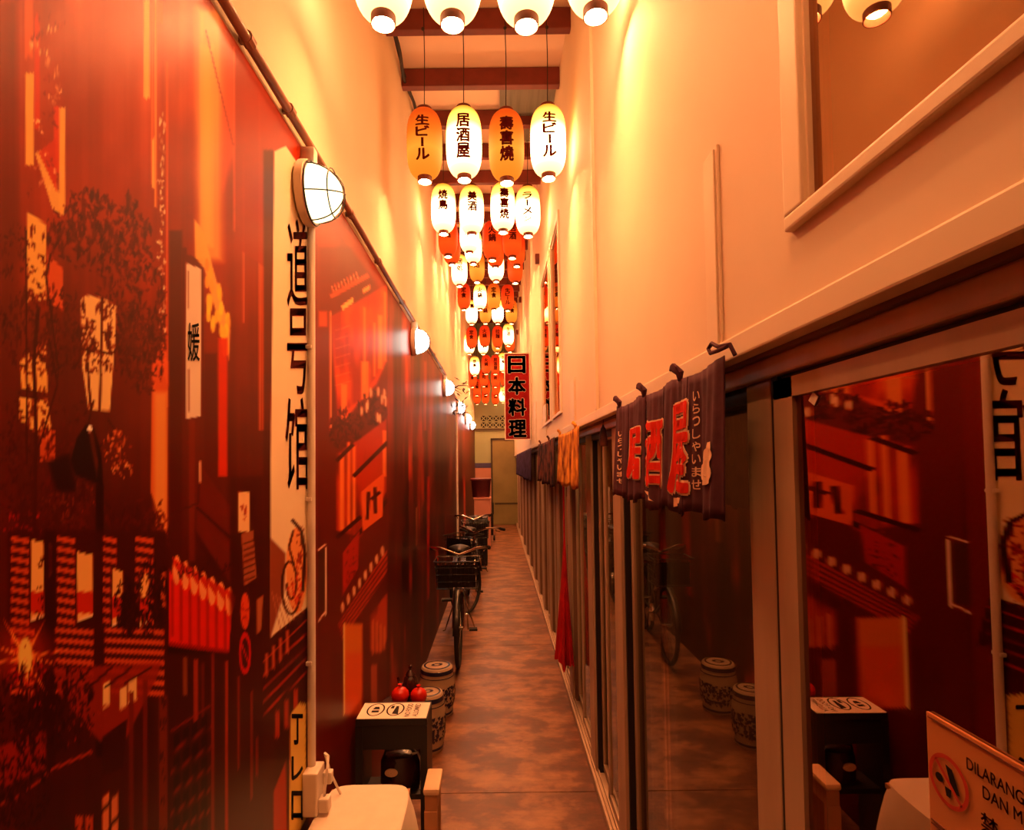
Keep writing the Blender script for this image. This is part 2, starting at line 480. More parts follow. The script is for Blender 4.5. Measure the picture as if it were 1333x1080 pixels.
# upper windows: frame proud of the wall, glass set back
for i, (a, b) in enumerate(WINS):
    o = shell('window_%d' % (i + 1))
    t = .055
    f = MB()
    f.box(XR - .014, XR + .004, a - t, b + t, WZ0 - .024, WZ0, bev=.004)
    f.box(XR - .014, XR + .004, a - t, b + t, WZ1, WZ1 + t, bev=.004)
    f.box(XR - .014, XR + .004, a - t, a, WZ0, WZ1, bev=.004)
    f.box(XR - .014, XR + .004, b, b + t, WZ0, WZ1, bev=.004)
    f.build('casing', M['trim'], o)
    s = MB()
    for (y0, y1, z0, z1) in ((a, b, WZ0, WZ0 + .006), (a, b, WZ1 - .02, WZ1), (a, a + .008, WZ0, WZ1), (b - .006, b, WZ0, WZ1)):
        s.box(XR - .004, XR + .03, y0, y1, z0, z1)
    s.build('sash', M['trim'], o)
    MB().box(XR + .004, XR + .010, a + .006, b - .004, WZ0 + .004, WZ1 - .018).build('pane', M['glass_upper'], o)

# shopfront: posts, tracks, panes of each bay
POSTS = [-1.6, -0.25, 1.093, 2.465, 3.245, 4.2, 5.05, 5.87, 6.74, 7.55, 8.5, 9.6, 10.8, 12.1, 13.7, 15.2]
st = shell('trim_8')
MB().box(XT, .64, Y0, Y1, 0, .045, bev=.004).build('track', M['frame'], st)
for x in (XT + .012, XP + .01, XG + .02):
    MB().box(x, x + .007, Y0, Y1, .045, .062).build('track_rail', M['frame'], st)
MB().box(.510, .64, Y0, Y1, ZS - .05, ZS - .012, bev=.004).build('head_frame', M['frame'], st)
MB().box(.529, .63, Y0, Y1, ZS - .085, ZS - .05).build('head_gasket', M['frame_dark'], st)
for i, y in enumerate(POSTS):
    nxt = POSTS[i + 1] if i + 1 < len(POSTS) else Y1
    o = shell('door_%d' % (i + 1))
    wd = .105 if i < 3 else .16
    MB().box(XP, .64, y, y + wd, .045, ZS - .05, bev=.004).build('post', M['frame'], o)
    MB().box(XP + (.002 if i == 2 else .014), .625, y - (.024 if i == 2 else .016 if i < 5 else .010), y, .045, ZS - .05).build('gasket', M['frame_dark' if i < 5 else 'soffit'], o)
    a, b = y + wd, nxt
    if b - a < .3: continue
    mid = a + (b - a) * (.60 if i == 2 else .5)
    if i == 1: b -= .024
    for k, (p, q, dx) in enumerate(((a, mid + .02, .022 if i == 1 else .0), (mid - .02, b, .0 if i == 1 else .022))):
        x = (XG if i != 1 else .522) + dx
        fr = MB()
        for (y0, y1, z0, z1) in ((p, p + .035, .062, ZS - .06), (q - (.068 if i == 1 else .035), q, .062, ZS - .06), (p, q, .062, .10), (p, q, ZS - .095, ZS - .06)):
            fr.box(x - .008, x + .016, y0, y1, z0, z1)
        if not (i == 2 and k == 0): fr = fr.build('stile', M['frame'], o)
        MB().box(x, x + .006, p + .004, q - .004, .07, ZS - .08).build('pane', M['glass' if i != 1 else 'glass_near'], o)
# party walls inside the shops and the green partition of the third shop
for y, m in ((2.6, 'shop'), (4.45, 'shop_green'), (7.1, 'shop'), (10.0, 'shop'), (13.0, 'shop')):
    struct(MB().box(.66, XS, y, y + .08, 0, 3.2).build('wall_party', M[m]))
for (x, y, z), e_, c_ in (((1.15, 3.7, 2.6), 130, (1, .88, .55)), ((1.3, 1.5, 2.7), 80, (1, .58, .30))):  # unseen fill lights, added to brighten the interiors behind the glass
    pl = bpy.data.lights.new('shop_fill_light', 'AREA'); pl.energy = e_; pl.color = c_; pl.size = .5
    plo = bpy.data.objects.new('shop_fill_light', pl); COL.objects.link(plo); plo.location = (x, y, z); plo['kind'] = 'helper'

# far wall: pink lower part, blue stripe, moulding, vent blocks, door
FY = Y1 - .012
L = on(612, 609, y=FY); R = on(672, 609, y=FY)
MB().box(XL, .55, FY, Y1, 0, L.z).build('lower_panel', M['far_pink'], wb)
MB().box(XL, .55, FY - .006, Y1, L.z, L.z + .14).build('stripe', M['far_blue'], wb)
zl = on(625, 560, y=FY).z
MB().box(XL, .55, FY - .03, Y1, zl, zl + .05).build('ledge', M['door_edge'], wb)
for i in range(4):
    for j in range(2):
        c = on(629.5 + i * 8.2, 544.5 + j * 8.6, y=FY)
        h = .075
        MB().box(c.x - h, c.x + h, FY, Y1, c.z - h, c.z + h).build('vent_hole', M['hole'], wb)
        g = MB()
        for s in (1, -1):
            g.box(-.10, .10, -.03, 0, -.014, .014, TR(c.x, FY, c.z) @ RY(s * PI / 4))
        for dx in (-1, 1): g.box(c.x + dx * .088 - .012, c.x + dx * .088 + .012, FY - .03, FY, c.z - .095, c.z + .095)
        for dz in (-1, 1): g.box(c.x - .1, c.x + .1, FY - .03, FY, c.z + dz * .088 - .012, c.z + dz * .088 + .012)
        g.build('vent_block', M['far_cream'], wb)
dl, dr = on(641, 573, y=FY - .05), on(672, 573, y=FY - .05)
do = shell('door_17')
MB().box(dl.x, dr.x + .1, FY - .05, FY, .01, dl.z).build('leaf', M['door_olive'], do)
d = MB(); d.box(dl.x - .05, dl.x, FY - .07, FY, 0, dl.z + .06); d.box(dl.x - .05, dr.x + .1, FY - .07, FY, dl.z, dl.z + .06)
d.build('frame', M['door_edge'], do)
MB().box(dl.x + .05, dr.x + .05, FY - .062, FY - .05, .58, .63).build('rail', M['door_edge'], do)

# ------------------------------------------------------------------ the printed mural
CW, CH, OX = 690, 1090, 40                       # drawing board of the print, about one cell per millimetre close by
_yy, _xx = np.mgrid[0:CH, 0:CW].astype(np.float32)
_xx -= OX
C = np.zeros((CH, CW, 3), np.float32)


def vnoise(sx, sy, seed, octaves=3):
    r = np.random.default_rng(seed); out = np.zeros((CH, CW), np.float32); amp = 1; tot = 0
    for o in range(octaves):
        gx, gy = int(CW / sx) + 3, int(CH / sy) + 3
        g = r.random((gy, gx)).astype(np.float32)
        u, v = np.arange(CW) / sx, np.arange(CH) / sy
        iu, iv = u.astype(int), v.astype(int); fu, fv = u - iu, v - iv
        fu = fu * fu * (3 - 2 * fu); fv = fv * fv * (3 - 2 * fv)
        a = g[np.ix_(iv, iu)] * (1 - fu) + g[np.ix_(iv, iu + 1)] * fu
        b = g[np.ix_(iv + 1, iu)] * (1 - fu) + g[np.ix_(iv + 1, iu + 1)] * fu
        out += amp * (a * (1 - fv[:, None]) + b * fv[:, None]); tot += amp
        amp *= .5; sx = max(1, sx / 2); sy = max(1, sy / 2)
    return out / tot


def blend(mask, col, x0=0, y0=0):
    h, w_ = mask.shape
    reg = C[y0:y0 + h, x0:x0 + w_]
    reg += mask[..., None] * (np.array(col, np.float32) / 255 - reg) if np.ndim(col) == 1 else mask[..., None] * (col - reg)


def poly(pts, col, a=1.0, soft=0.0, tex=None):
    P = np.array(pts, np.float32)
    m = 2 + soft * 2
    x0, x1 = int(max(0, P[:, 0].min() + OX - m)), int(min(CW, P[:, 0].max() + OX + m + 1))
    y0, y1 = int(max(0, P[:, 1].min() - m)), int(min(CH, P[:, 1].max() + m + 1))
    if x1 <= x0 or y1 <= y0: return
    X, Y = _xx[y0:y1, x0:x1], _yy[y0:y1, x0:x1]
    ins = np.zeros(X.shape, bool); dist = np.full(X.shape, 1e9, np.float32)
    for i in range(len(P)):
        ax, ay = P[i - 1]; bx, by_ = P[i]
        c = (ay > Y) != (by_ > Y)
        ins ^= c & (X < (bx - ax) * (Y - ay) / (by_ - ay if abs(by_ - ay) > 1e-6 else 1e-6) + ax)
        dx, dy = bx - ax, by_ - ay
        t = np.clip(((X - ax) * dx + (Y - ay) * dy) / max(dx * dx + dy * dy, 1e-6), 0, 1)
        dist = np.minimum(dist, np.hypot(X - ax - t * dx, Y - ay - t * dy))
    sd = np.where(ins, dist, -dist)
    mk = np.clip(sd / (soft + .8) + .5, 0, 1) * a
    if tex is not None: mk = mk * tex[y0:y1, x0:x1]
    blend(mk, col, x0, y0)


def rect(x0, y0, x1, y1, col, a=1.0, soft=0.0, tex=None): poly([(x0, y0), (x1, y0), (x1, y1), (x0, y1)], col, a, soft, tex)


def line(pts, wd, col, a=1.0):
    for (ax, ay), (bx, by_) in zip(pts[:-1], pts[1:]):
        L_ = math.hypot(bx - ax, by_ - ay) or 1; nx, ny = -(by_ - ay) / L_ * wd / 2, (bx - ax) / L_ * wd / 2
        poly([(ax + nx, ay + ny), (bx + nx, by_ + ny), (bx - nx, by_ - ny), (ax - nx, ay - ny)], col, a)


def oval(cx, cy, rx, ry, col, a=1.0, soft=0.0, n=20):
    poly([(cx + rx * math.cos(2 * PI * k / n), cy + ry * math.sin(2 * PI * k / n)) for k in range(n)], col, a, soft)


def leaves(cx, cy, rx, ry, n, col, size=5, seed=0, a=.9):
    r = np.random.default_rng(seed)
    for _ in range(n):
        t, q = r.random() * 2 * PI, r.random() ** .6
        x, y = cx + math.cos(t) * rx * q, cy + math.sin(t) * ry * q
        s = size * (.5 + r.random()); an = r.random() * PI
        u, v = math.cos(an), math.sin(an)
        k = .8 + r.random() * .5
        poly([(x - u * s * .6, y - v * s * 1.2), (x - v * s * .3, y + u * s * .35), (x + u * s * .6, y + v * s * 1.2), (x + v * s * .3, y - u * s * .35)],
             tuple(min(255, c * k) for c in col), a)


DK, BR, MB_, OR, YL, CR, RD = (52, 22, 16), (118, 56, 36), (158, 78, 48), (216, 116, 58), (250, 176, 84), (246, 206, 172), (190, 44, 22)
# ground tone of the print: smoky street, darker at the pavement
g = np.clip((_yy - 120) / 620, 0, 1)[..., None]
C[:] = (np.array((172, 92, 60)) / 255) * (1 - g) + (np.array((62, 27, 18)) / 255) * g
nz = vnoise(46, 90, 1)[..., None]; C *= .78 + .44 * nz
sk = vnoise(9, 400, 2)[..., None]; C *= .88 + .24 * sk
# distant facades upper part
rect(-40, 0, 22, 1090, (96, 44, 30), .55, 8)
rect(60, 0, 180, 330, (150, 84, 58), .35, 20)
oval(150, 40, 70, 60, (200, 110, 66), .35, 40)
for x0, x1, y0, y1, c in ((32, 43, 0, 75, OR), (33, 44, 95, 215, YL), (45, 52, 20, 168, (206, 86, 40)), (70, 77, 138, 225, (214, 92, 44)), (77, 85, 140, 280, YL),
                          (187, 195, 0, 128, YL), (197, 199.5, 0, 240, (235, 130, 66)), (201, 204, 0, 270, (240, 150, 76)), (198, 201, 180, 245, YL), (205, 212, 0, 30, OR), (216, 219, 80, 530, OR),
                          (304, 306, 60, 300, (226, 130, 80)), (316, 318, 200, 420, (214, 130, 90)), (340, 352, 215, 560, (196, 116, 66)), (337, 339, 120, 560, (220, 140, 90))):
    rect(x0, y0, x1, y1, c, .95, .6)
rect(256, 10, 290, 340, YL, .75, 12)
rect(262, 60, 276, 320, (255, 190, 90), .6, 8)
poly([(290, 30), (300, 50), (308, 190), (290, 250)], OR, .6, 6)
line([(268, 40), (304, 190)], 1.4, BR, .8)
poly([(306, 60), (376, 175), (362, 200), (362, 360), (306, 320)], (150, 70, 46), .8, 2)
poly([(46, 200), (52, 195), (82, 262), (76, 278), (70, 278)], YL, .9)
poly([(50, 198), (72, 180), (74, 250)], (200, 82, 40), .9)
for y in range(20, 250, 6):
    if rng.random() < .8: leaves(60 + rng.normal() * 12, y, 7, 5, 5, (238, 150, 90) if rng.random() < .5 else (120, 52, 34), 3.4, y)
for y in range(150, 480, 7):
    leaves(211 + rng.normal() * 2, y, 3, 5, 3, (236, 170, 130), 3, y + 9)
# windows behind the tree
poly([(35, 275), (60, 292), (60, 390), (35, 392)], YL, 1, .6)
poly([(62, 330), (82, 350), (82, 404), (62, 392)], OR, 1, .6)
poly([(105, 390), (112, 384), (134, 388), (152, 398), (150, 440), (143, 535), (115, 532), (106, 470)], (250, 190, 120), 1, .6)
for p in ([(133, 386), (130, 535)], [(105, 455), (150, 460)], [(114, 470), (118, 534)]): line(p, 3, (70, 30, 22))
poly([(26, 470), (62, 440), (62, 512), (28, 505)], YL, 1, .6)
poly([(25, 518), (62, 520), (70, 582), (25, 545)], YL, 1, .6)
rect(52, 560, 72, 600, OR, .9, 1)
poly([(198, 470), (218, 440), (218, 700), (196, 640)], OR, 1, 1)
rect(200, 510, 218, 690, YL, .55, 7)
poly([(200, 455), (220, 470), (220, 505)], (230, 120, 60), .9)
# the tree
for cx, cy, rx, ry, n, s in ((130, 300, 70, 55, 260, 7), (60, 430, 66, 60, 300, 6), (170, 400, 46, 90, 260, 6), (30, 330, 40, 40, 90, 5), (100, 455, 70, 34, 210, 5),
                             (185, 455, 32, 60, 200, 6), (60, 560, 60, 60, 190, 5), (20, 620, 40, 70, 160, 6), (120, 680, 90, 34, 220, 6), (80, 640, 40, 60, 160, 6), (190, 690, 40, 40, 120, 5)):
    leaves(cx, cy, rx, ry, n, (74, 31, 20), s, int(cx * 7 + cy), .82)
for p in ([(45, 700), (47, 560), (44, 470), (50, 400)], [(45, 600), (75, 500), (64, 440)], [(80, 660), (112, 600), (150, 560), (140, 545)], [(100, 620), (122, 520)], [(76, 480), (60, 360), (66, 330)], [(35, 600), (34, 300)]):
    line(p, 5 if p[0] == (45, 700) else 2.6, (62, 27, 18))
leaves(152, 585, 20, 26, 46, (196, 120, 60), 4, 77)
leaves(160, 610, 14, 12, 20, (216, 140, 80), 4, 78)
leaves(30, 690, 24, 40, 24, (170, 40, 40), 4, 79, .7)
leaves(90, 650, 36, 30, 40, (122, 74, 48), 4, 80, .8)
# plaque, strings of lamps and the awning
rect(237, 322, 243, 560, (92, 40, 28), 1)
rect(220, 300, 237, 1010, (70, 29, 20), .8, 2)
poly([(241, 330), (264, 338), (264, 350), (241, 342)], (96, 44, 32))
poly([(242, 342), (262, 350), (262, 542), (242, 545)], (240, 200, 178))
rect(262, 340, 265, 545, (90, 46, 40))
rect(244, 352, 246.5, 402, (120, 70, 60), .5); rect(244.5, 480, 247, 536, (120, 70, 60), .6)
rect(246, 545, 254, 730, (140, 74, 52), .5, 2)
poly([(253, 285), (264, 300), (300, 430), (298, 470), (266, 350), (254, 335)], YL, .9, 1)
for k in range(26):
    x = 268 + rng.random() * 30; y = 340 + (x - 268) * 2.0 + rng.random() * 70
    oval(x, y, 3.2, 9, (255, 150 + rng.random() * 60, 60), .9, 1)
rect(284, 440, 296, 620, (220, 86, 36), .9, 2)
rect(266, 460, 282, 640, (84, 32, 22), .8, 2)
poly([(258, 600), (300, 660), (300, 760), (255, 690)], (104, 46, 28), .9, 2)
line([(256, 660), (300, 700)], 3, DK)
line([(222, 668), (258, 655), (260, 610)], 2.4, (70, 30, 22))
rect(259, 600, 262, 628, (236, 170, 130))
# street lamp of the print
rect(125, 630, 135, 985, (40, 17, 13), 1)
poly([(92, 600), (100, 570), (112, 552), (122, 556), (132, 590), (134, 632), (118, 626), (98, 618)], (30, 14, 12), 1, 1)
poly([(62, 600), (90, 590), (100, 640), (74, 640)], (34, 15, 12), .9, 5)
poly([(114, 556), (120, 556), (128, 600), (126, 620)], (120, 74, 54), .6, 2)
oval(117, 558, 3.5, 4, (250, 225, 205), 1, .6)
# louvred house front with windows and the flare
rect(10, 690, 216, 880, (60, 23, 16), .8, 4)
for k in range(16):
    y = 698 + k * 13.2
    for x0, x1 in ((14, 38), (74, 98), (134, 152), (176, 200)) if k < 9 else ((14, 45), (70, 122), (136, 214)):
        poly([(x0, y), (x1, y + 3), (x1, y + 10), (x0, y + 6)], (214, 110, 58), .95, .8)
for x0, x1, y0, y1 in ((40, 57, 702, 806), (63, 68, 705, 750), (100, 121, 718, 806), (146, 160, 740, 812), (182, 194, 745, 814)):
    poly([(x0, y0), (x1, y0 + 4), (x1, y1 - 4), (x0, y1)], (246, 170, 92)); rect(x0, y1 - 36, x1, y1 - 8, (190, 54, 30), .85)
    line([(x0, y1 + 1), (x1, y1 - 5)], 3, (250, 190, 140))
    line([(x0 - 1, y0), (x0 - 1, y1)], 2, DK)
leaves(165, 790, 16, 40, 160, (40, 16, 12), 5, 91)
leaves(195, 780, 20, 50, 120, (40, 16, 12), 5, 92)
leaves(56, 780, 8, 60, 40, (40, 16, 12), 4, 93)
rect(58, 690, 72, 1000, (46, 19, 14), .8, 2)
oval(33, 852, 34, 40, (230, 90, 30), .4, 26)
for an in (-62, -10, 12, 60, 85, 118, 168, 200, 240, -120):
    a = math.radians(an); e = (33 + 56 * math.cos(a), 855 + 56 * math.sin(a)); n_ = (-math.sin(a) * 3, math.cos(a) * 3)
    poly([(33 + n_[0], 855 + n_[1]), e, (33 - n_[0], 855 - n_[1])], (255, 150, 60), .8, 1)
oval(33, 855, 9, 26, (255, 190, 90), 1, 3)
# roofs and windows below
poly([(70, 870), (210, 862), (205, 880), (165, 960), (130, 965), (75, 900)], (150, 66, 40), .85, 2)
for x0, y0, x1, y1 in ((134, 885, 143, 918), (156, 892, 165, 920), (167, 880, 178, 912)):
    poly([(x0, y0 + 4), (x1, y0), (x1, y1 - 4), (x0, y1)], (246, 180, 110)); line([(x0, y1 + 3), (x1, y1 - 3)], 3, (250, 180, 120))
for k in range(4): line([(84 + k * 26, 905 - k * 5), (120 + k * 26, 868)], 3, (60, 24, 17))
poly([(133, 960), (166, 935), (160, 1000), (133, 1010)], (56, 22, 16))
poly([(-40, 985), (60, 950), (60, 1000), (-40, 1045)], (170, 60, 32), .7, 3)
line([(-40, 1060), (20, 1040), (70, 1000), (120, 978)], 4, (180, 90, 56), .8)
leaves(60, 920, 70, 60, 330, (44, 18, 13), 6, 94)
leaves(20, 1020, 50, 60, 240, (44, 18, 13), 6, 95)
leaves(25, 900, 40, 60, 40, (160, 34, 36), 4, 96, .8)
leaves(100, 930, 40, 40, 50, (140, 62, 40), 3, 97, .8)
for j in range(3):
    for i in range(2): rect(98 + i * 13, 1062 + j * 16, 108 + i * 13, 1075 + j * 16, (214, 112, 66), .9)
    for i in range(2): poly([(133 + i * 12, 1038 + j * 18), (142 + i * 12, 1030 + j * 18), (142 + i * 12, 1044 + j * 18), (133 + i * 12, 1052 + j * 18)], (236, 140, 84), .95)
# red drapes over a balcony
poly([(220, 740), (304, 774), (298, 848), (220, 838)], (226, 58, 26))
for k in range(7):
    x = 224 + k * 11.5; y = 728 + k * 6.8
    rect(x - 1.5, y + 26, x + 2, y + 100, (150, 30, 16), .75, 2)
    oval(x + 6, y + 14, 5.5, 19, (250, 150, 90), 1, .8)
    poly([(x, y - 4), (x + 14, y + 8), (x + 12, y + 22), (x + 3, y + 8)], (206, 62, 36), .9)
line([(220, 838), (298, 848)], 5, (150, 26, 16)); line([(218, 846), (300, 856)], 9, (34, 15, 11))
leaves(262, 740, 45, 12, 60, (60, 22, 18), 4, 98)
rect(208, 745, 216, 790, (210, 120, 74), .9)
leaves(212, 775, 8, 40, 60, (38, 16, 12), 5, 99)
# lattice shutters, shop posts
rect(216, 850, 300, 1090, (58, 23, 16), .85, 3)
for x0, y0, y1, c in ((238, 855, 905, (150, 110, 60)), (252, 858, 945, (170, 86, 54)), (262, 862, 940, (110, 52, 36)), (275, 850, 1090, (140, 64, 40)), (293, 860, 1090, (176, 92, 58)), (186, 885, 1090, (112, 50, 32)), (168, 900, 1090, (104, 44, 28))):
    rect(x0, y0, x0 + (6 if x0 < 260 else 4), y1, c, .85, 1)
rect(207, 905, 218, 1080, (120, 70, 48), .9, 1)
for y in (915, 940, 985, 1010, 1045): leaves(212, y, 4, 9, 7, DK, 4, y)
for j in range(6):
    for i in range(4): poly([(226 + i * 12, 958 + j * 27 - i * 8), (234 + i * 12, 952 + j * 27 - i * 8), (234 + i * 12, 970 + j * 27 - i * 8), (226 + i * 12, 976 + j * 27 - i * 8)], (30, 14, 11), .9)
    line([(222, 952 + j * 27), (274, 918 + j * 27)], 3, (150, 58, 36), .7)
# signs on the posts
rect(300, 620, 342, 1090, (60, 25, 18), .7, 4)
rect(310, 640, 325, 692, (244, 180, 124)); leaves(318, 668, 4, 14, 9, (150, 60, 40), 4, 31)
poly([(314, 695), (330, 690), (334, 752), (318, 762)], (170, 120, 90), .9)
for k in range(7): line([(317, 708 + k * 8), (332, 702 + k * 8)], 2, DK, .8)
oval(319, 795, 6, 24, (226, 104, 64)); leaves(319, 795, 4, 14, 8, (150, 40, 26), 4, 32)
oval(319, 850, 8, 28, (206, 34, 22)); oval(319, 850, 5, 20, (62, 36, 36)); line([(314, 836), (324, 864)], 2, (206, 34, 22))
poly([(334, 780), (343, 774), (340, 820), (334, 826)], (190, 130, 90), .9)
for x, y0, y1 in ((309, 880, 1000), (326, 900, 1040), (333, 960, 1010)): rect(x, y0, x + 3, y1, (150, 70, 48), .8)
# tall white sign
rect(343, 195, 357, 1090, (66, 29, 22), .85, 2)
poly([(357, 196), (372, 190), (406, 240), (403, 700), (400, 790), (352, 830), (352, 600)], (246, 204, 166))
rect(402, 240, 414, 1090, (120, 56, 38), .8, 1)
# swirl picture at the foot of the sign
poly([(352, 700), (372, 720), (370, 770), (352, 830)], (120, 74, 56), .8, 2)
for k in range(6): line([(354 + k * 5, 770 + k * 3), (366 + k * 6, 822 - k * 5)], 1.5, (196, 130, 96), .8)
oval(386, 742, 14, 56, (240, 150, 84), 1, 1)
pts = [(378 + 14 * math.cos(t) * (1 - t / 14), 760 + 44 * math.sin(t) * (1 - t / 14)) for t in np.linspace(.4, 9.5, 40)]
line(pts, 2.6, (48, 22, 18)); leaves(392, 720, 8, 40, 40, (120, 44, 26), 3, 33); leaves(384, 772, 10, 22, 40, (190, 60, 30), 3, 34)
line([(380, 676), (392, 690), (397, 720), (394, 770)], 4, (44, 20, 16)); line([(382, 690), (376, 712), (383, 735)], 2.4, (44, 20, 16))
# eaves and the yellow sign below
poly([(342, 850), (405, 790), (412, 850), (342, 900)], (58, 22, 18))
for k in range(5): line([(342, 862 + k * 17), (406, 800 + k * 17)], 2, (186, 84, 66), .9)
for k in range(4): rect(345 + k * 9, 850 - k * 10, 349 + k * 9, 880 - k * 10, (206, 120, 84), .9)
for k in range(3): rect(358 + k * 12, 925 - k * 14, 364 + k * 12, 960 - k * 12, (196, 96, 56), .8)
poly([(378, 930), (390, 914), (399, 918), (399, 1065), (384, 1090), (376, 1090)], (244, 186, 86))
for k in range(15): oval(401, 922 + k * 9, 3, 4, (70, 34, 24))
poly([(356, 1030), (372, 990), (374, 1090), (356, 1090)], (190, 90, 48), .8, 1)
# right of the conduit: gabled house with lit front
rect(414, 320, 512, 1090, (104, 46, 30), .75, 6)
poly([(412, 260), (512, 400), (512, 350), (430, 280)], (180, 92, 62), .5, 5)
rect(415, 405, 426, 425, OR, .8, 2); rect(429, 405, 431.5, 560, (236, 150, 90), .9)
tx = np.clip(vnoise(12, 46, 5) * 2.6 - .75, 0, 1)
poly([(432, 412), (470, 390), (503, 372), (503, 470), (490, 500), (470, 520), (452, 545), (440, 540), (434, 470)], (236, 112, 46), .95, 3)
poly([(432, 412), (470, 390), (503, 372), (503, 470), (470, 520), (440, 540)], (150, 62, 34), .8, 3, tex=tx)
for x0, x1, y0, y1 in ((473, 476, 400, 500), (492, 498, 410, 480), (486, 489, 420, 490), (444, 452, 500, 555), (470, 480, 470, 520), (500, 503, 380, 470)): rect(x0, y0, x1, y1, (250, 146, 66), .9, 1.5)
line([(430, 386), (455, 372), (480, 358)], 6, (206, 116, 78), .9)
for k in range(9): line([(434 + k * 4, 380 - k * 2.2), (432 + k * 4, 372 - k * 2.2)], 1.6, (236, 150, 104))
poly([(444, 398), (460, 386), (460, 394), (446, 404)], (252, 176, 96)); poly([(472, 376), (482, 370), (482, 376), (473, 382)], (250, 160, 90))
for k in range(7): line([(436, 430 + k * 12), (456, 424 + k * 12)], 1.4, (222, 150, 110), .5)
leaves(450, 560, 22, 26, 90, (64, 26, 18), 5, 41); leaves(485, 535, 20, 26, 80, (64, 26, 18), 5, 42)
for k in range(10): oval(470 + rng.random() * 34, 505 + rng.random() * 46, 2, 7, (250, 190, 150), .8, 1)
poly([(438, 590), (470, 570), (503, 545), (503, 640), (470, 700), (438, 690)], (214, 94, 42), .75, 2, tex=np.clip(tx + .3, 0, 1))
for x0, x1, y0, y1 in ((442, 448, 590, 690), (452, 456, 575, 690), (459, 463, 580, 680), (498, 503, 560, 620)): rect(x0, y0, x1, y1, (252, 142, 64), .9, 1.5)
for p in ([(438, 600), (460, 578)], [(460, 620), (505, 575)], [(438, 700), (470, 672)], [(462, 700), (505, 650)]): line(p, 5, (58, 24, 17))
poly([(470, 640), (500, 615), (498, 672), (472, 692)], (232, 118, 58)); 
for p in ([(480, 640), (478, 676)], [(488, 634), (489, 668)], [(483, 650), (495, 640)]): line(p, 4, (70, 28, 20))
poly([(446, 720), (468, 690), (466, 740), (446, 775)], (196, 62, 40), .8, 1); leaves(457, 732, 8, 34, 26, (110, 34, 24), 3, 43)
for p in ([(424, 712), (424, 800)], [(414, 716), (424, 708)], [(414, 808), (424, 796)]): line(p, 2.2, (244, 190, 164))
poly([(414, 720), (423, 713), (423, 794), (414, 800)], (72, 60, 46))
poly([(440, 812), (505, 712), (505, 745), (446, 832)], (190, 92, 56), .95, 1)
for k in range(5): line([(442, 806 + k * 6), (505, 712 + k * 8)], 1.6, (90, 38, 26))
for k in range(8): oval(446 + k * 7.4, 790 - k * 10.4, 2.4, 7, (250, 176, 130), .85, .8)
rect(447, 812, 472, 930, (224, 128, 40), 1, 2); rect(450, 850, 471, 930, (226, 96, 34), .5, 6)
rect(447, 812, 449, 930, (246, 190, 110))
poly([(482, 800), (505, 770), (505, 830), (496, 850), (482, 846)], (196, 100, 60), .9, 2, tex=np.clip(tx + .4, 0, 1))
for k in range(4): rect(484 + k * 5, 806 + k * 3, 487 + k * 5, 852 - k * 2, (234, 140, 84), .7)
rect(483, 865, 491, 940, (186, 110, 82), .9); rect(430, 850, 445, 1090, (84, 32, 22), .7, 3)
# beyond: the print repeats down the alley, seen as streaks of shop fronts
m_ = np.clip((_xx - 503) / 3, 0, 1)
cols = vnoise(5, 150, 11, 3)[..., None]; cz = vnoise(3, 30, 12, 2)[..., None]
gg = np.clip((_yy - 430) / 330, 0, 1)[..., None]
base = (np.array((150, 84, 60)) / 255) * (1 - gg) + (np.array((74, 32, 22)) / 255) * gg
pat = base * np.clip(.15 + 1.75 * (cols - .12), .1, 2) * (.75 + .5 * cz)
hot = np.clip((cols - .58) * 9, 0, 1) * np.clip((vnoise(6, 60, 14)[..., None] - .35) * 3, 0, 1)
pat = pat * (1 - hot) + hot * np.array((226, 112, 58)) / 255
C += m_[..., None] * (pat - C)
rect(505, 380, 520, 1090, (88, 42, 30), .55, 3)
rect(556, 620, 559, 780, (200, 30, 22), .8, 1); rect(541, 660, 543, 710, (230, 180, 130), .6); rect(552, 470, 555, 560, (236, 140, 90), .5, 1)
C = np.clip(C, 0, 1)

# the wall surface that carries it: close-set rows and columns, coloured cell by cell
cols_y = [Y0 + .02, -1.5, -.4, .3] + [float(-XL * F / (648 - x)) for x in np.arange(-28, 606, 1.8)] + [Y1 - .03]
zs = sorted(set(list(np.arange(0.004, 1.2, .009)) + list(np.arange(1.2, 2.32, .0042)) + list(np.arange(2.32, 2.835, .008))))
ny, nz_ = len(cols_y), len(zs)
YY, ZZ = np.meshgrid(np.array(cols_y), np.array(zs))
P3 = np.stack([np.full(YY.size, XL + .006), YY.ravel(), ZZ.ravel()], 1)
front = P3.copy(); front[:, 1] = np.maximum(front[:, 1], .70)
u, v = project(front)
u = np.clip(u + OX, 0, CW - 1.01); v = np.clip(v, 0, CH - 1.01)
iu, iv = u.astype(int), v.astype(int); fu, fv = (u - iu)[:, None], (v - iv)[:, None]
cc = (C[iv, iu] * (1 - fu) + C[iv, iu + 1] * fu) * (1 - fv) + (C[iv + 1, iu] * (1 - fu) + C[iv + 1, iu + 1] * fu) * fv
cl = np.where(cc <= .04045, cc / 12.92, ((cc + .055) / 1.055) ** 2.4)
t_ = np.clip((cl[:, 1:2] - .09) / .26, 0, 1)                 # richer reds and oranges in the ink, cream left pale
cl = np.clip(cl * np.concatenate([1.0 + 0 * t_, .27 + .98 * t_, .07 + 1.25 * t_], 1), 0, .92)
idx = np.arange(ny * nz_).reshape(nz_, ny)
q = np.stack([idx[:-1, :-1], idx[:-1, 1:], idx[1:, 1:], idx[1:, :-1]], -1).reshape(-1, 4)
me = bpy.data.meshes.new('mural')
me.vertices.add(len(P3)); me.vertices.foreach_set('co', P3.ravel().astype(np.float32))
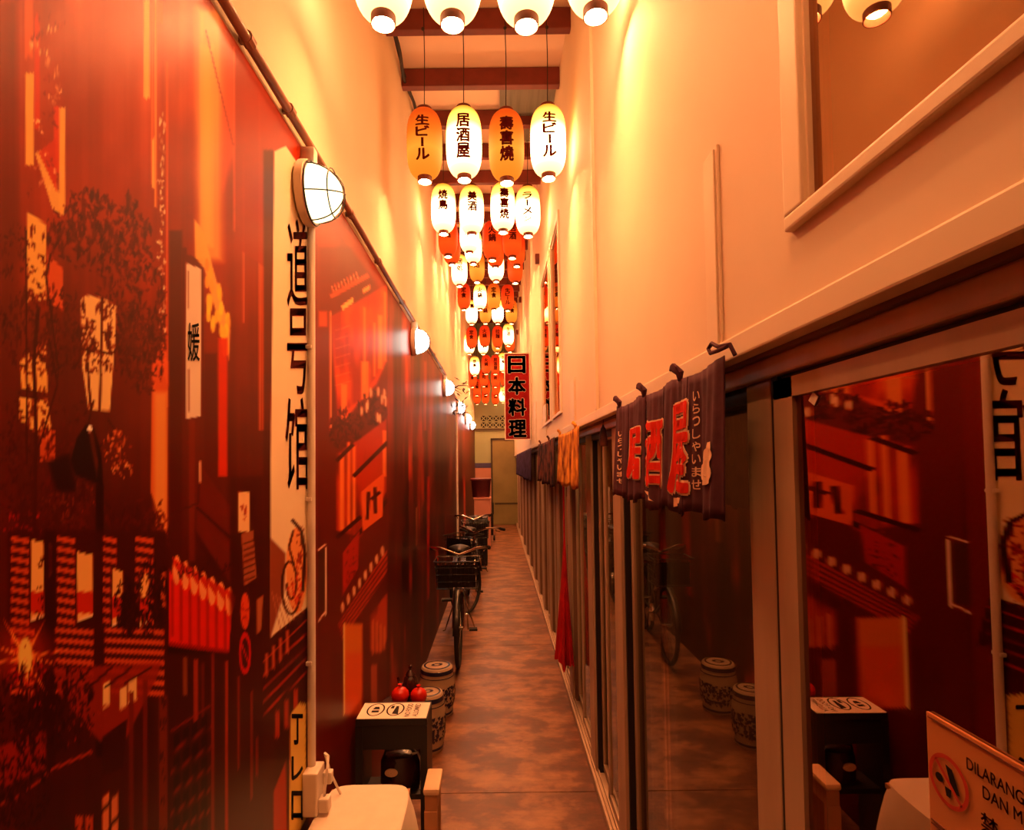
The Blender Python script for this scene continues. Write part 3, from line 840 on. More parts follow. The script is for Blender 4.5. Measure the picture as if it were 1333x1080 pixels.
me.loops.add(q.size); me.loops.foreach_set('vertex_index', q.ravel().astype(np.int32))
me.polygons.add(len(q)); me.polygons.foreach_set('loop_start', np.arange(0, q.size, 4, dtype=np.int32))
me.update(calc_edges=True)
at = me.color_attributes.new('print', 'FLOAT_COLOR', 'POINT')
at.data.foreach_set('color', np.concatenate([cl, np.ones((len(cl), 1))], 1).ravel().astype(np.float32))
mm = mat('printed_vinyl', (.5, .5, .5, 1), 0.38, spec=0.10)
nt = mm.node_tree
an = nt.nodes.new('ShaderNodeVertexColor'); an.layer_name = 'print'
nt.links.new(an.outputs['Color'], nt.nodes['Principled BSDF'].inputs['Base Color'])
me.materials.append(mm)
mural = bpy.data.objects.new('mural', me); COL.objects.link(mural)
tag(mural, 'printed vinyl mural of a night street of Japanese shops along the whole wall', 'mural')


def on_mural(parts, mt, lift=.0015):
    """lettering given in the frame of the drawing board, laid on the wall"""
    def fn(a, b):
        p = on(a, b, x=XL + .006 + lift); return (p.x, p.y, p.z)
    b_ = MB(); b_.add(*wrapped(parts, fn)); return b_.build('lettering', mt, mural)


for ch, x0, x1, y0, y1 in (('道', 374, 402, 286, 398), ('号', 374, 402, 402, 512), ('馆', 372, 402, 518, 636)):
    on_mural([glyph_box(ch, x0, x1, y1, y0, .008)], M['lettering'])
on_mural([glyph_box('媛', 244.5, 260, 470, 420, .005)], M['ink'])
for ch, y0, y1 in (('丁', 930, 968), ('レ', 985, 1015), ('ロ', 1030, 1066)):
    on_mural([glyph_box(ch, 380, 394, y1, y0, .03)], M['ink'])

# ------------------------------------------------------------------ paper lanterns
LR, LH = 0.107, 0.405                            # radius and height of the paper shade
Z_B = 0.030                                      # the shade starts above the lower rim


def lantern_profile(z):
    t = (z - Z_B) / LH
    return 0.040 + (LR - 0.040) * max(0.0, 1 - abs(2 * t - 1) ** 3.3) ** 0.5


def shade_mesh():
    b = MB(); pr = []
    n = 60
    for i in range(n + 1):
        t = i / n; t = t * t * (3 - 2 * t) * .5 + t * .5
        z = Z_B + LH * t
        pr.append((lantern_profile(z) + .0011 * math.cos(i * PI), z))
    b.lathe(pr, 36)
    return b


_proto = {}
for kind in ('white', 'orange', 'red'):
    b = shade_mesh()
    o = b.build('shade', M['lantern_' + kind], smooth=True); _proto[kind] = o.data; bpy.data.objects.remove(o)


def _mesh(b, m, smooth=True):
    o = b.build('tmp', m, smooth=smooth); d = o.data; bpy.data.objects.remove(o); return d


b = MB(); b.lathe([(.040, 0), (.0435, 0), (.0435, .034), (.040, .034), (.040, 0)], 28); _proto['bottom_rim'] = _mesh(b, M['rim']); _proto['bottom_rim'].name = 'bottom_rim'
b = MB(); b.lathe([(.042, Z_B + LH - .004), (.0445, Z_B + LH), (.0445, Z_B + LH + .02), (.012, Z_B + LH + .026)], 28, cap1=True); _proto['top_rim'] = _mesh(b, M['rim'])
b = MB(); b.lathe([(.004, .012), (.022, .016), (.034, .026), (.037, .040), (.030, .058), (.015, .075), (.010, .10)], 20, cap0=True, cap1=True); _proto['bulb'] = _mesh(b, M['bulb'])
_txt = {}


def lantern_text(s):
    if s in _txt: return _txt[s]
    n = len(s); cell = min(.086, .255 / n); top = Z_B + LH * .80
    wd = .078
    parts = []
    for i, ch in enumerate(s):
        z1 = top - i * cell * 1.06; z0 = z1 - cell * .94
        if ch in 'ー': parts.append(glyph_box('ー', -.008, .008, z0 + .004, z1 - .004, .02, rot=1))
        elif ch in 'ン・': parts.append(glyph_box(ch, -wd * .4, wd * .4, z0 + .01, z1 - .01, .03))
        else: parts.append(glyph_box(ch, -wd / 2, wd / 2, z0, z1, .045))

    def fn(a, z):
        r = lantern_profile(z) + .0028; t = a / r
        return (r * math.sin(t), -r * math.cos(t), z)
    bb = MB(); bb.add(*wrapped(parts, fn, [k * .013 for k in range(-3, 4)], [Z_B + k * .03 for k in range(3, 14)]))
    _txt[s] = _mesh(bb, M['lettering'], False)
    return _txt[s]


def child(name, data, parent):
    o = bpy.data.objects.new(name, data); COL.objects.link(o); o.parent = parent; return o


ORD = ['overhead', 'first', 'second', 'third', 'fourth', 'fifth', 'sixth', 'seventh', 'eighth', 'ninth', 'tenth', 'eleventh', 'twelfth', 'thirteenth', 'last']
ROWS = [
    (.58, [(-.30, 3.22, 'orange', '居酒屋', .0), (.22, 3.22, 'orange', '生酒', .1)]),
    # distance down the alley, then (column, height of the rim's bottom edge, paper, lettering, turn)
    (1.97, [(496, 21, 'white', '焼鳥', .2), (588, 22, 'white', '美酒', .0), (686, 24, 'white', 'ラーメン', -.1), (778, 11, 'white', '居酒屋', .1)]),
    (3.43, [(552, 233, 'orange', '生ビール', .0), (604, 231, 'white', '居酒屋', .0), (660, 235, 'orange', '壽喜燒', .0), (715, 229, 'white', '生ビール', .0)]),
    (5.0, [(577, 303, 'white', '焼鳥', .05), (614, 305, 'white', '美酒', .1), (655, 301, 'white', '壽喜焼', .12), (688, 306, 'white', 'ラーメン', -.1)]),
    (6.3, [(583, 333, 'red', '居処', .0), (611, 329, 'white', '拉麺', -.1), (641, 338, 'red', '火鍋', .0), (667, 335, 'red', '居酒', .05)]),
    (7.05, [(588, 344, 'red', '焼鳥', .3), (616, 343, 'white', '刺身', .0), (645, 348, 'red', '酒', .0), (673, 346, 'red', '炭焼', .1)]),
    (7.8, [(598, 372, 'white', '居処', .1), (621, 367, 'orange', '居処', .0), (646, 366, 'white', '鍋', .1), (671, 368, 'red', '日本', .0)]),
    (9.4, [(604, 403, 'red', '定食', .0), (625, 403, 'white', '火鍋', .0), (643, 403, 'orange', '定食', .0), (661, 404, 'red', '生ビール', .0)]),
    (10.3, [(614, 422, 'white', '鳥', .1), (632, 421, 'orange', '火鍋', .0), (648, 421, 'white', '酒', .0), (666, 421, 'orange', '定食', .1)]),
    (11.2, [(614, 454, 'red', '定食', .0), (631, 452, 'red', '火鍋', .0), (648, 453, 'red', '拉麺', .0), (662, 450, 'white', '生酒', .0)]),
    (11.9, [(611, 461, 'white', '刺身', .0), (629, 461, 'white', '寿司', .0), (647, 459, 'orange', '炭焼', .0), (664, 458, 'red', '居酒', .0)]),
    (12.9, [(618, 489, 'white', '焼鳥', .0), (633, 487, 'red', '火鍋', .0), (645, 487, 'red', '居酒屋', .0), (655, 484, 'white', '定食', .0)]),
    (13.8, [(615, 504, 'red', '刺身', .0), (630, 503, 'red', '寿司', .0), (645, 504, 'red', '炭焼', .0), (657, 503, 'red', '居酒', .0)]),
    (14.8, [(621, 515, 'red', '拉麺', .0), (633, 514, 'red', '火鍋', .0), (646, 515, 'red', '定食', .0)]),
    (15.8, [(621, 526, 'red', '焼鳥', .0), (632, 526, 'red', '美酒', .0), (645, 527, 'red', '居処', .0), (655, 524, 'white', '生酒', .0)]),
]
PLACE = {2: ['closest to the mural wall', 'closest to the shop wall'],
         4: ['closest to the mural wall', 'second from the mural wall', 'second from the shop wall', 'closest to the shop wall'],
         3: ['closest to the mural wall', 'in the middle', 'closest to the shop wall']}
for ri, (d, items) in enumerate(ROWS):
    for ci, (px, pb, paper, s, rz) in enumerate(items):              # the row above the camera is given in metres
        dd = d + (.13 if ci % 2 and ri > 3 else 0)
        p = on(px, pb, y=dd - .04) if ri else Vector((px, d, pb))
        lab = '%s paper lantern lettered %s in %s row, %s' % (paper, s, ORD[ri], PLACE[len(items)][ci])
        t = thing('paper_lantern', lab, 'lantern', (p.x, dd, p.z), rz, 'paper lanterns hanging in rows along the alley')
        child('shade', _proto[paper], t); child('bottom_rim', _proto['bottom_rim'], t); child('top_rim', _proto['top_rim'], t)
        child('bulb', _proto['bulb'], t); child('lettering', lantern_text(s), t)
        top = zc(dd) + .134 - p.z
        c = MB(); c.tube([(0, 0, Z_B + LH + .02), (.004, 0, (top + .46) / 2), (0, 0, top)], .0028, 6); c.build('cord', M['cord'], t)
        if ri == 2: c = MB(); c.ball((0, -.035, top - .16), .011, 10); c.build('cord_knot', M['cord'], t)

# ------------------------------------------------------------------ bulkhead lamps on the mural
b_lamp = []
for i, (y, z) in enumerate(((1.93, 2.675), (4.43, 2.70), (7.0, 2.68), (9.3, 2.66), (11.6, 2.66), (13.6, 2.66))):
    near = ['with a white conduit running down below it', 'just past the seam of the mural', 'above the dried twig', 'beyond the dried twig', 'fifth along the mural', 'farthest along the mural'][i]
    if i == 0:
        t = thing('bulkhead_lamp', 'round glass bulkhead lamp in a wire guard, ' + near, 'lamp', (XL + .008, y, z), 0, 'bulkhead lamps along the top of the mural')
        A = RY(PI / 2)
        b = MB(); b.lathe([(.001, 0), (.100, 0), (.108, .006), (.108, .03), (.098, .036), (.001, .036)], 40, A); b.build('base', M['white_plastic'], t, True)
        b = MB(); b.lathe([(.094, .034), (.093, .05), (.084, .085), (.062, .112), (.032, .128), (.001, .133)], 36, A); b.build('glass_dome', M['dome'], t, True)
        g = MB()
        for k in range(3):
            a = PI * k / 3 + .3
            pts = [(x, math.cos(a) * r, math.sin(a) * r) for r, x in [(.103 * math.cos(q), .034 + .108 * math.sin(q)) for q in np.linspace(0, PI, 17)]]
            g.tube(pts, .0022, 6)
        g.tube([(.105, math.cos(q) * .079, math.sin(q) * .079) for q in np.linspace(0, 2 * PI, 28)[:-1]], .0022, 6, closed=True)
        g.tube([(.036, math.cos(q) * .103, math.sin(q) * .103) for q in np.linspace(0, 2 * PI, 28)[:-1]], .0026, 6, closed=True)
        g.build('wire_guard', M['wire'], t, True)
        b = MB(); b.box(-.004, .045, -.022, .022, .098, .155, bev=.008); b.build('cable_entry', M['white_plastic'], t, True)
        first = t
    else:
        t = dup(first); t.location = (XL + .008, y, z); t['label'] = 'round glass bulkhead lamp in a wire guard, ' + near
        for k_ in t.children:
            if k_.name.startswith('glass_dome'):
                k_.data = k_.data.copy(); k_.data.materials[0] = M['dome_bright' if i < 3 else 'dome_white']

# conduit and cable along the top of the mural
b = MB(); xs_ = XL + .022
pts = [(xs_, y, 2.862 + .004 * math.sin(y * 3.1)) for y in np.arange(-1.0, 7.3, .16)]
b.tube(pts, .014, 10)
t = tag(b.build('conduit_pipe', M['pipe'], smooth=True), 'brown conduit pipe running along the top edge of the mural', 'pipe')
for y in (.35, 1.1, 1.45, 1.75, 2.5, 3.1, 3.9, 4.9, 5.8, 6.6):
    c = MB(); c.tube([(xs_, y, 2.862), (xs_, y + .03, 2.862)], .018, 10); c.box(XL, xs_, y + .008, y + .022, 2.853, 2.871); c.build('clip', M['pipe'], t)
b = MB(); b.tube([(XL + .008, y, 2.887 + .008 * math.sin(y * 5) + .004 * math.sin(y * 13)) for y in np.arange(-1.0, 7.3, .09)], .0055, 7)
tag(b.build('cable', M['cord'], smooth=True), 'thin dark cable sagging just above the brown conduit pipe', 'cable')
b = MB(); b.tube([(XL + .036 + .010 * math.sin(y * 9), y, zc(y) + .05 + .02 * math.sin(y * 4.3)) for y in np.arange(2.6, 9.0, .08)], .012, 7)
b.tube([(XL + .03, y, zc(y) + .075 + .018 * math.sin(y * 6.1)) for y in np.arange(2.6, 9.0, .08)], .008, 7)
tag(b.build('cable_bundle', M['cord'], smooth=True), 'dark bundle of cables in the corner of roof and wall', 'cable')

# white conduit below the first lamp, with its socket box
t = thing('power_conduit', 'white vertical conduit below the nearest bulkhead lamp with socket box', 'conduit', (XL + .008, 1.972, 0))
b = MB(); b.tube([(.014, 0, .745), (.014, 0, 2.60)], .0135, 12); b.build('tube', M['white_pipe'], t, True)
for z in (1.08, 1.63, 2.15):
    b = MB(); b.box(0, .02, -.02, .02, z, z + .014, bev=.003); b.build('clip', M['white_pipe'], t)
b = MB(); b.box(0, .05, -.055, .03, .605, .745, bev=.006); sk = b.build('socket_box', M['white_plastic'], t)
b = MB(); b.box(.05, .085, -.05, -.012, .615, .66, bev=.006); b.build('plug', M['white_plastic'], sk)
b = MB(); b.box(.05, .08, .0, .03, .68, .72, bev=.006); b.build('plug', M['white_plastic'], sk)
b = MB(); b.tube([(.065, -.03, .66), (.075, -.03, .75), (.07, .0, .775), (.05, .03, .77), (.06, .05, .70), (.10, .10, .56), (.02, .17, .44), (.014, .40, .42), (.014, .55, .36)], .0045, 8)
b.build('cable', M['white_pipe'], sk, True)
t = thing('power_conduit', 'white vertical conduit running down past the dried twig', 'conduit', (XL + .008, 9.0, 0))
b = MB(); b.tube([(.016, 0, .15), (.016, 0, 2.60)], .016, 10); b.build('tube', M['white_pipe'], t, True)

# dried twig hanging by the third lamp
t = thing('dried_branch', 'dark dried branch fixed between bulkhead lamps above the mural', 'branch', (XL + .02, 7.55, 2.72))
b = MB(); r_ = random.Random(4)
for k in range(6):
    a = (0, .02 * k, .0); e = (.16 + r_.random() * .1, r_.uniform(-.25, .25), r_.uniform(-.12, .14))
    b.tube([a, (e[0] * .5, e[1] * .5, e[2] * .5 + .03), e], [.007, .005, .002], 6)
b.build('stem', M['leaf'], t)
b = MB()
for k in range(34):
    c = Vector((r_.uniform(.03, .24), r_.uniform(-.25, .25), r_.uniform(-.32, .15))); u = Vector((r_.uniform(-1, 1), r_.uniform(-1, 1), r_.uniform(-1, 1))).normalized() * .045
    v_ = u.orthogonal().normalized() * .014; n_ = u.cross(v_).normalized() * .006
    b.add([c - u, c + v_ + n_, c + u, c - v_ + n_, c - n_], [(0, 1, 3), (1, 2, 3), (0, 4, 1), (1, 4, 2), (2, 4, 3), (3, 4, 0)])
b.build('leaf_cluster', M['leaf'], t, kind='stuff')

# ------------------------------------------------------------------ curtains over the shop doors
NX = .462


def noren(name, label, y0, y1, ztop, zbot, mt, folds, amp, panels, ties=(), group=None):
    t = thing(name, label, 'curtain', (0, 0, 0), 0, group)
    W = y1 - y0

    def surf(s, z):
        """s runs from the far end towards the camera, z is height"""
        dn = (ztop - z) / (ztop - zbot)
        wv = math.sin(s * folds * 2 * PI / W + .6) + .45 * math.sin(s * folds * 3.7 * 2 * PI / W)
        return (NX - .012 - amp * (.25 + .75 * dn) * (1 + wv * .62), y1 - s, z)

    n = panels
    for k in range(n):
        a, e = W * k / n + .003, W * (k + 1) / n - .003
        rag = random.Random(k + int(y0 * 100))
        lo = [zbot + rag.uniform(-.012, .010) for _ in range(3)]

        def fn(u, v, a=a, e=e, lo=lo):
            s = a + (e - a) * u; zb = lo[0] + (lo[1] - lo[0]) * u + .006 * math.sin(u * 9)
            sag = .012 * math.sin(PI * min(1, max(0, (s / W * (max(1, len(ties) - 1))) % 1))) if ties else 0
            zt = ztop - sag
            return surf(s, zt + (zb - zt) * v)
        b = MB(); b.grid(26, 14, fn); b.build('cloth_panel', mt, t, True, solid=.0025)
    for s, kind in ties:
        b = MB(); p = Vector(surf(s, ztop - .01))
        if kind == 'loop':
            b.tube([p, p + Vector((-.006, .008, .022)), p + Vector((-.012, .05, .026)), p + Vector((-.011, .085, .040)), p + Vector((-.012, .102, .032)), p + Vector((-.014, .085, .020)), p + Vector((-.013, .05, .018)), p + Vector((-.008, .014, .02))], .0042, 8)
        else:
            b.tube([p, p + Vector((.0, .004, .02)), p + Vector((-.010, .022, .036)), p + Vector((-.014, .034, .030))], [.006, .010, .011, .003], 8)
            b.tube([p, p + Vector((.0, -.006, .02)), p + Vector((-.008, .0, .034))], [.005, .008, .004], 8)
        b.build('tie', mt, t, True)
    return t, surf


nt_, nsurf = noren('noren_curtain', 'navy shop curtain with red brush lettering 居酒屋 hanging from the soffit', 1.121, 2.130, 1.957, 1.628, M['noren'], 6.5, .016, 5,
                   [(.05, 'knot'), (.39, 'knot'), (.73, 'knot'), (1.06, 'loop')])


def noren_text(parts, mt, lift, name):
    def fn(a, z):
        p = nsurf(a, z); return (p[0] - lift, p[1], p[2])
    b = MB(); b.add(*wrapped(parts, fn, [k * .012 for k in range(0, 100)], [1.64 + k * .04 for k in range(8)])); b.build(name, mt, nt_)


def ns(px): return 2.130 - on(px, 600, x=.442).y


for ch, x0, x1, z0, z1 in (('居', 821, 837, 1.70, 1.855), ('酒', 843, 866, 1.685, 1.865), ('屋', 877, 902, 1.675, 1.885)):
    s0, s1 = ns(x0), ns(x1)
    noren_text([glyph_box(ch, s0, s1, z0, z1, .048)], M['noren_white'], .0045, 'lettering_edge')
    noren_text([glyph_box(ch, s0, s1, z0, z1, .022)], M['noren_red'], .0065, 'lettering')
small = []
for k, ch in enumerate('いらっしゃいませ'):
    z1 = 1.905 - k * .028; small.append(glyph_box(ch, ns(906), ns(911), z1 - .021, z1, .02))
noren_text(small, M['noren_white'], .0045, 'small_lettering')
small = []
for k, ch in enumerate('いらっしゃいませ'):
    z1 = 1.86 - k * .024; small.append(glyph_box(ch, ns(808), ns(810.5), z1 - .018, z1, .03))
noren_text(small, M['noren_white'], .0045, 'small_lettering')


def disc(cx, cz, rx, rz_, n=20):
    vs = [(cx, cz)] + [(cx + rx * math.cos(2 * PI * k / n), cz + rz_ * math.sin(2 * PI * k / n)) for k in range(n)]
    return vs, [(0, 1 + k, 1 + (k + 1) % n) for k in range(n)]


def quad(*p): return list(p), [tuple(range(len(p)))]


sg = ns(925)
noren_text([disc(sg, 1.726, .046, .026), disc(sg + .022, 1.762, .024, .016), quad((sg + .010, 1.772), (sg + .040, 1.774), (sg + .036, 1.790), (sg + .014, 1.788))], M['noren_white'], .0045, 'gourd_print')
s1 = ns(848)
noren_text([quad((s1, 1.668), (s1 + .02, 1.665), (s1 + .055, 1.628 + .012), (s1 + .035, 1.632 + .012))], M['noren_white'], .0045, 'tag_print')
s1 = ns(879)
noren_text([quad((s1, 1.66), (s1 + .012, 1.66), (s1 + .012, 1.64), (s1, 1.637)), quad((s1 + .022, 1.662), (s1 + .04, 1.662), (s1 + .036, 1.648), (s1 + .024, 1.648))], M['noren_white'], .0045, 'tag_print')

noren('noren_curtain', 'gold and brown patterned shop curtain beside the tassel', 3.15, 4.2, 1.955, 1.60, M['noren_gold'], 4, .012, 3, [(.1, 'knot'), (.9, 'knot')])
noren('noren_curtain', 'dark patterned shop curtain beyond the gold curtain', 4.5, 6.3, 1.955, 1.56, M['noren_dark'], 6, .012, 4, [(.3, 'knot'), (1.3, 'knot')])
noren('noren_curtain', 'purple shop curtain at the far end near the red hanging sign', 7.6, 13.5, 1.955, 1.50, M['noren_purple'], 16, .014, 8)

# tassel on the second post
p = on(785, 552, x=.497)
t = thing('tassel', 'small dark tassel hanging between the navy and gold curtains', 'tassel', (p.x, p.y, p.z))
b = MB(); b.lathe([(.003, .0), (.006, -.012), (.012, -.02), (.016, -.045), (.022, -.09), (.019, -.102), (.002, -.104)], 14); b.build('skirt', M['noren_dark'], t, True)
b = MB(); b.tube([(0, 0, -.002), (.004, 0, .04), (.02, 0, .93 * (1.957 - p.z))], .002, 6); b.build('cord', M['cord'], t)

# red cloth bound at its top and spread at the hem
p0 = on(738, 858, x=.47)
t = thing('red_banner', 'furled red cloth banner tied to the shopfront, wide at its hem', 'banner', (.468, 4.22, 0))
b = MB(); nf = 72


def flag(u, v):
    a = 2 * PI * u; z = 1.88 - v * (1.88 - .33)
    k = max(0, (v - .44) / .56) ** 1.05
    pl = 1 + .22 * k * math.sin(a * 9 + .5) + .1 * k * math.sin(a * 5)
    return (.010 - .012 * k + (.007 + .048 * k) * pl * math.cos(a), (.007 + .17 * k) * pl * math.sin(a), z + .02 * math.sin(a * 4) * v ** 6)


b.grid(nf, 30, flag); b.build('cloth', M['banner_red'], t, True)
b = MB(); b.tube([(.01, 0, 1.87), (.012, 0, 1.945)], .004, 6); b.build('cord', M['cord'], t)

# hanging sign board facing down the alley
a, e = on(657, 461, y=8.2), on(690, 571, y=8.2)
t = thing('hanging_sign', 'tall red hanging sign lettered 日本料理 beneath the lanterns', 'sign', ((a.x + e.x) / 2, 8.2, 0))
hw = (e.x - a.x) / 2
b = MB(); b.box(-hw, hw, -.02, .03, e.z, a.z, bev=.006); b.build('panel', M['sign_red'], t)
b = MB(); b.box(hw, hw + .012, -.03, .04, e.z - .01, a.z + .01); b.box(-hw - .012, -hw, -.03, .04, e.z - .01, a.z + .01); b.box(-hw, hw, -.03, .04, a.z, a.z + .01); b.box(-hw, hw, -.03, .04, e.z - .01, e.z)
b.build('edge', M['sign_white'], t)
b = MB(); b.tube([(hw, 0, a.z - .15), (XR - t.location.x, 0, a.z - .15)], .012, 8); b.tube([(hw, 0, e.z + .15), (XR - t.location.x, 0, e.z + .15)], .012, 8); b.build('bracket', M['frame_dark'], t)
hh = (a.z - e.z) / 4
for nm, bold, lift, mt in (('lettering_edge', .062, .022, 'sign_white'), ('lettering', .045, .0235, 'ink')):
    parts = [glyph_box(ch, -hw * .72, hw * .66, a.z - (k + .90) * hh, a.z - (k + .12) * hh, bold) for k, ch in enumerate('日本料理')]
    b = MB(); b.add(*wrapped(parts, lambda u, v: (u, -lift, v))); b.build(nm, M[mt], t)

t = thing('red_curtain', 'dark red curtain hanging inside behind the near glass', 'curtain', (0, 0, 0))
for y0, y1, x0 in ((.872, 1.262, .69), (-.6, .800, .73)):
    b = MB(); b.grid(70, 4, lambda u, v: (x0 + .018 * math.sin((y0 + (y1 - y0) * u) * 46) + .008 * math.sin((y0 + (y1 - y0) * u) * 111), y0 + (y1 - y0) * u + .02 * v * math.sin(u * 40), 2.02 - 2.0 * v))
    b.build('cloth_panel', M['curtain_red'], t, True, solid=.003)
b = MB(); b.tube([(.72, -.7, 2.03), (.72, 1.3, 2.03)], .012, 8); b.build('rail', M['frame'], t, True)

# ------------------------------------------------------------------ things along the mural
# low table hidden under a white cloth
t = thing('side_table', 'low table under a white cloth at the foot of the mural', 'table', (-.468, 1.775, 0))
b = MB(); b.box(-.14, .14, -.34, .33, .575, .592); b.build('tabletop', M['pale_wood'], t)
for sx in (-1, 1):
    for sy in (-1, 1):
        b = MB(); b.box(sx * .12 - .015, sx * .12 + .015, sy * .30 - .015, sy * .30 + .015, 0, .575); b.build('leg', M['pale_wood'], t)
b = MB(); nseg = 120


def outline(q, grow, rad):
    hx, hy = .148 + grow, .345 + grow
    c, s = math.cos(q), math.sin(q); k = 7
    r = 1 / ((abs(c) / hx) ** k + (abs(s) / hy) ** k) ** (1 / k)
    return c * r, s * r


rows_ = [(-.05, .600), (-.008, .600), (0, .595), (.002, .585)] + [(.002 + .062 * (i / 12) ** .75, .585 - .58 * i / 12) for i in range(1, 13)]
vs, fs = [(0, 0, .6)], []
for ri, (gr, z) in enumerate(rows_):
    for k in range(nseg):
        q_ = 2 * PI * k / nseg
        dn = max(0, (.585 - z) / .58)
        cr = (abs(math.cos(q_)) * .345 / .148) ; cr = math.exp(-((math.atan2(abs(math.sin(q_)) * .148, abs(math.cos(q_)) * .345) - PI / 4) ** 2) * 6)
        wv = dn ** .7 * (.010 * math.sin(q_ * 14 + .7) + .03 * cr)
        x, y = outline(q_, gr + wv, 0); vs.append((max(x, -.180), y, z))
for k in range(nseg): fs.append((0, 1 + k, 1 + (k + 1) % nseg))
for r0 in range(len(rows_) - 1):
    for k in range(nseg):
        l = (k + 1) % nseg; fs.append((1 + r0 * nseg + k, 1 + (r0 + 1) * nseg + k, 1 + (r0 + 1) * nseg + l, 1 + r0 * nseg + l))
b.add(vs, fs)
o = b.build('tablecloth', M['cloth_white'], smooth=True); o.location = (-.468, 1.775, .003)
tag(o, 'white tablecloth draped to the floor over the low table', 'tablecloth')

# black open-fronted stand with a notice lying on it
SX0, SX1, SY0, SY1, SZ = -.630, -.320, 2.53, 2.715, .652
t = thing('display_stand', 'tall black open-fronted stand behind the white clothed table', 'stand', ((SX0 + SX1) / 2, (SY0 + SY1) / 2, 0))
hx, hy = (SX1 - SX0) / 2, (SY1 - SY0) / 2
b = MB(); b.box(-hx, hx, -hy, hy, SZ - .03, SZ, bev=.004); b.build('top', M['black_wood'], t)
for sx in (-1, 1):
    b = MB(); b.box(min(sx * hx, sx * (hx - .03)), max(sx * hx, sx * (hx - .03)), -hy, hy, 0, SZ - .03); b.build('side_panel', M['black_wood'], t)
b = MB(); b.box(-hx + .03, hx - .03, -hy + .003, -hy + .022, SZ - .13, SZ - .03); b.build('apron', M['black_wood'], t)
b = MB(); b.box(-hx + .03, hx - .03, -hy + .02, hy - .02, .30, .322); b.build('shelf', M['black_wood'], t)
b = MB(); b.box(-hx + .004, hx - .004, -hy + .003, hy - .02, SZ + .001, SZ + .0025)
o = b.build('notice_sheet', M['paper']); o.location = t.location
tag(o, 'white notice lettered NO FOOD ALLOWED lying on the black stand', 'notice')


def flat(parts, z, nm, mt, par):
    b = MB(); b.add(*wrapped(parts, lambda u, v: (u, v, z))); b.build(nm, mt, par)


def ring(cx, cy, rx, ry, wd, n=36):
    vs = [(cx + (rx + s * wd / 2) * math.cos(2 * PI * k / n), cy + (ry + s * wd / 2) * math.sin(2 * PI * k / n)) for k in range(n) for s in (1, -1)]
    return vs, [(2 * k, 2 * ((k + 1) % n), 2 * ((k + 1) % n) + 1, 2 * k + 1) for k in range(n)]


NZ = SZ + .0034


def turned(parts):  # read from the aisle: the line runs away from the camera
    return [([(p[0], p[1]) for p in vs], fs) for vs, fs in parts]


lines_ = []
for s, x0, x1 in (('NO FOOD', .052, .075), ('ALLOWED', .087, .11)):
    vs, fs = text_run(s, -.075, .06, 0, x1 - x0, .01)
    lines_.append(([(x1 - y, x) for x, y in vs], fs))
flat(lines_, NZ, 'lettering', M['ink'], o)
flat([ring(-.085, 0, .036, .062, .007), ring(.003, 0, .036, .062, .007), quad((-.10, -.03), (-.068, -.03), (-.068, -.008), (-.10, -.008)), quad((-.10, .002), (-.068, .002), (-.075, .03), (-.093, .03)),
      quad((-.006, -.045), (.022, -.05), (.014, .035), (.002, .035)), quad((-.022, .01), (-.006, .01), (-.006, .04), (-.018, .04))], NZ, 'pictogram', M['ink'], o)
# telephone-like appliance on the shelf, with a pale cable
t = thing('coffee_maker', 'small black appliance with an oval pale badge inside the black stand', 'appliance', ((SX0 + SX1) / 2 + .02, SY0 + .115, .323))
b = MB()
b.lathe([(.085, 0), (.09, .01), (.088, .10), (.075, .13), (.04, .145), (.001, .147)], 28, Matrix.Diagonal((1.0, .72, 1, 1)), cap0=True); b.build('body', M['dark_glaze'], t, True)
b = MB(); b.lathe([(.001, .003), (.02, .003), (.024, 0), (.024, -.004)], 20, TR(-.03, -.066, .075) @ RX(PI / 2) @ Matrix.Diagonal((1.2, .75, 1, 1))); b.build('badge', M['cream_wood'], t, True)
b = MB(); b.tube([(-.07, -.02, .12), (-.06, -.03, .155), (0, -.03, .17), (.05, -.02, .158), (.07, -.01, .13)], .007, 8); b.build('handle', M['black_wood'], t, True)
b = MB(); b.tube([(.06, -.03, .14), (.085, -.05, .155), (.102, -.07, .13), (.106, -.08, .06), (.10, -.07, .01)], .005, 8); b.build('cable', M['white_pipe'], t, True)

# cream stool pushed in beside the stand
t = thing('wooden_stool', 'cream topped low wooden stool tucked behind the black stand', 'stool', (-.300, 2.44, 0))
b = MB(); b.box(-.016, .05, -.09, .075, .425, .452, bev=.010); b.build('seat', M['cream_wood'], t, True)
b = MB(); b.box(-.01, .04, -.08, .065, .36, .425); b.build('apron', M['pale_wood'], t)
for sy in (-1, 1):
    b = MB(); b.box(-.012, .04, sy * .06 - .024, sy * .06 + .004, 0, .36); b.build('leg', M['pale_wood'], t)

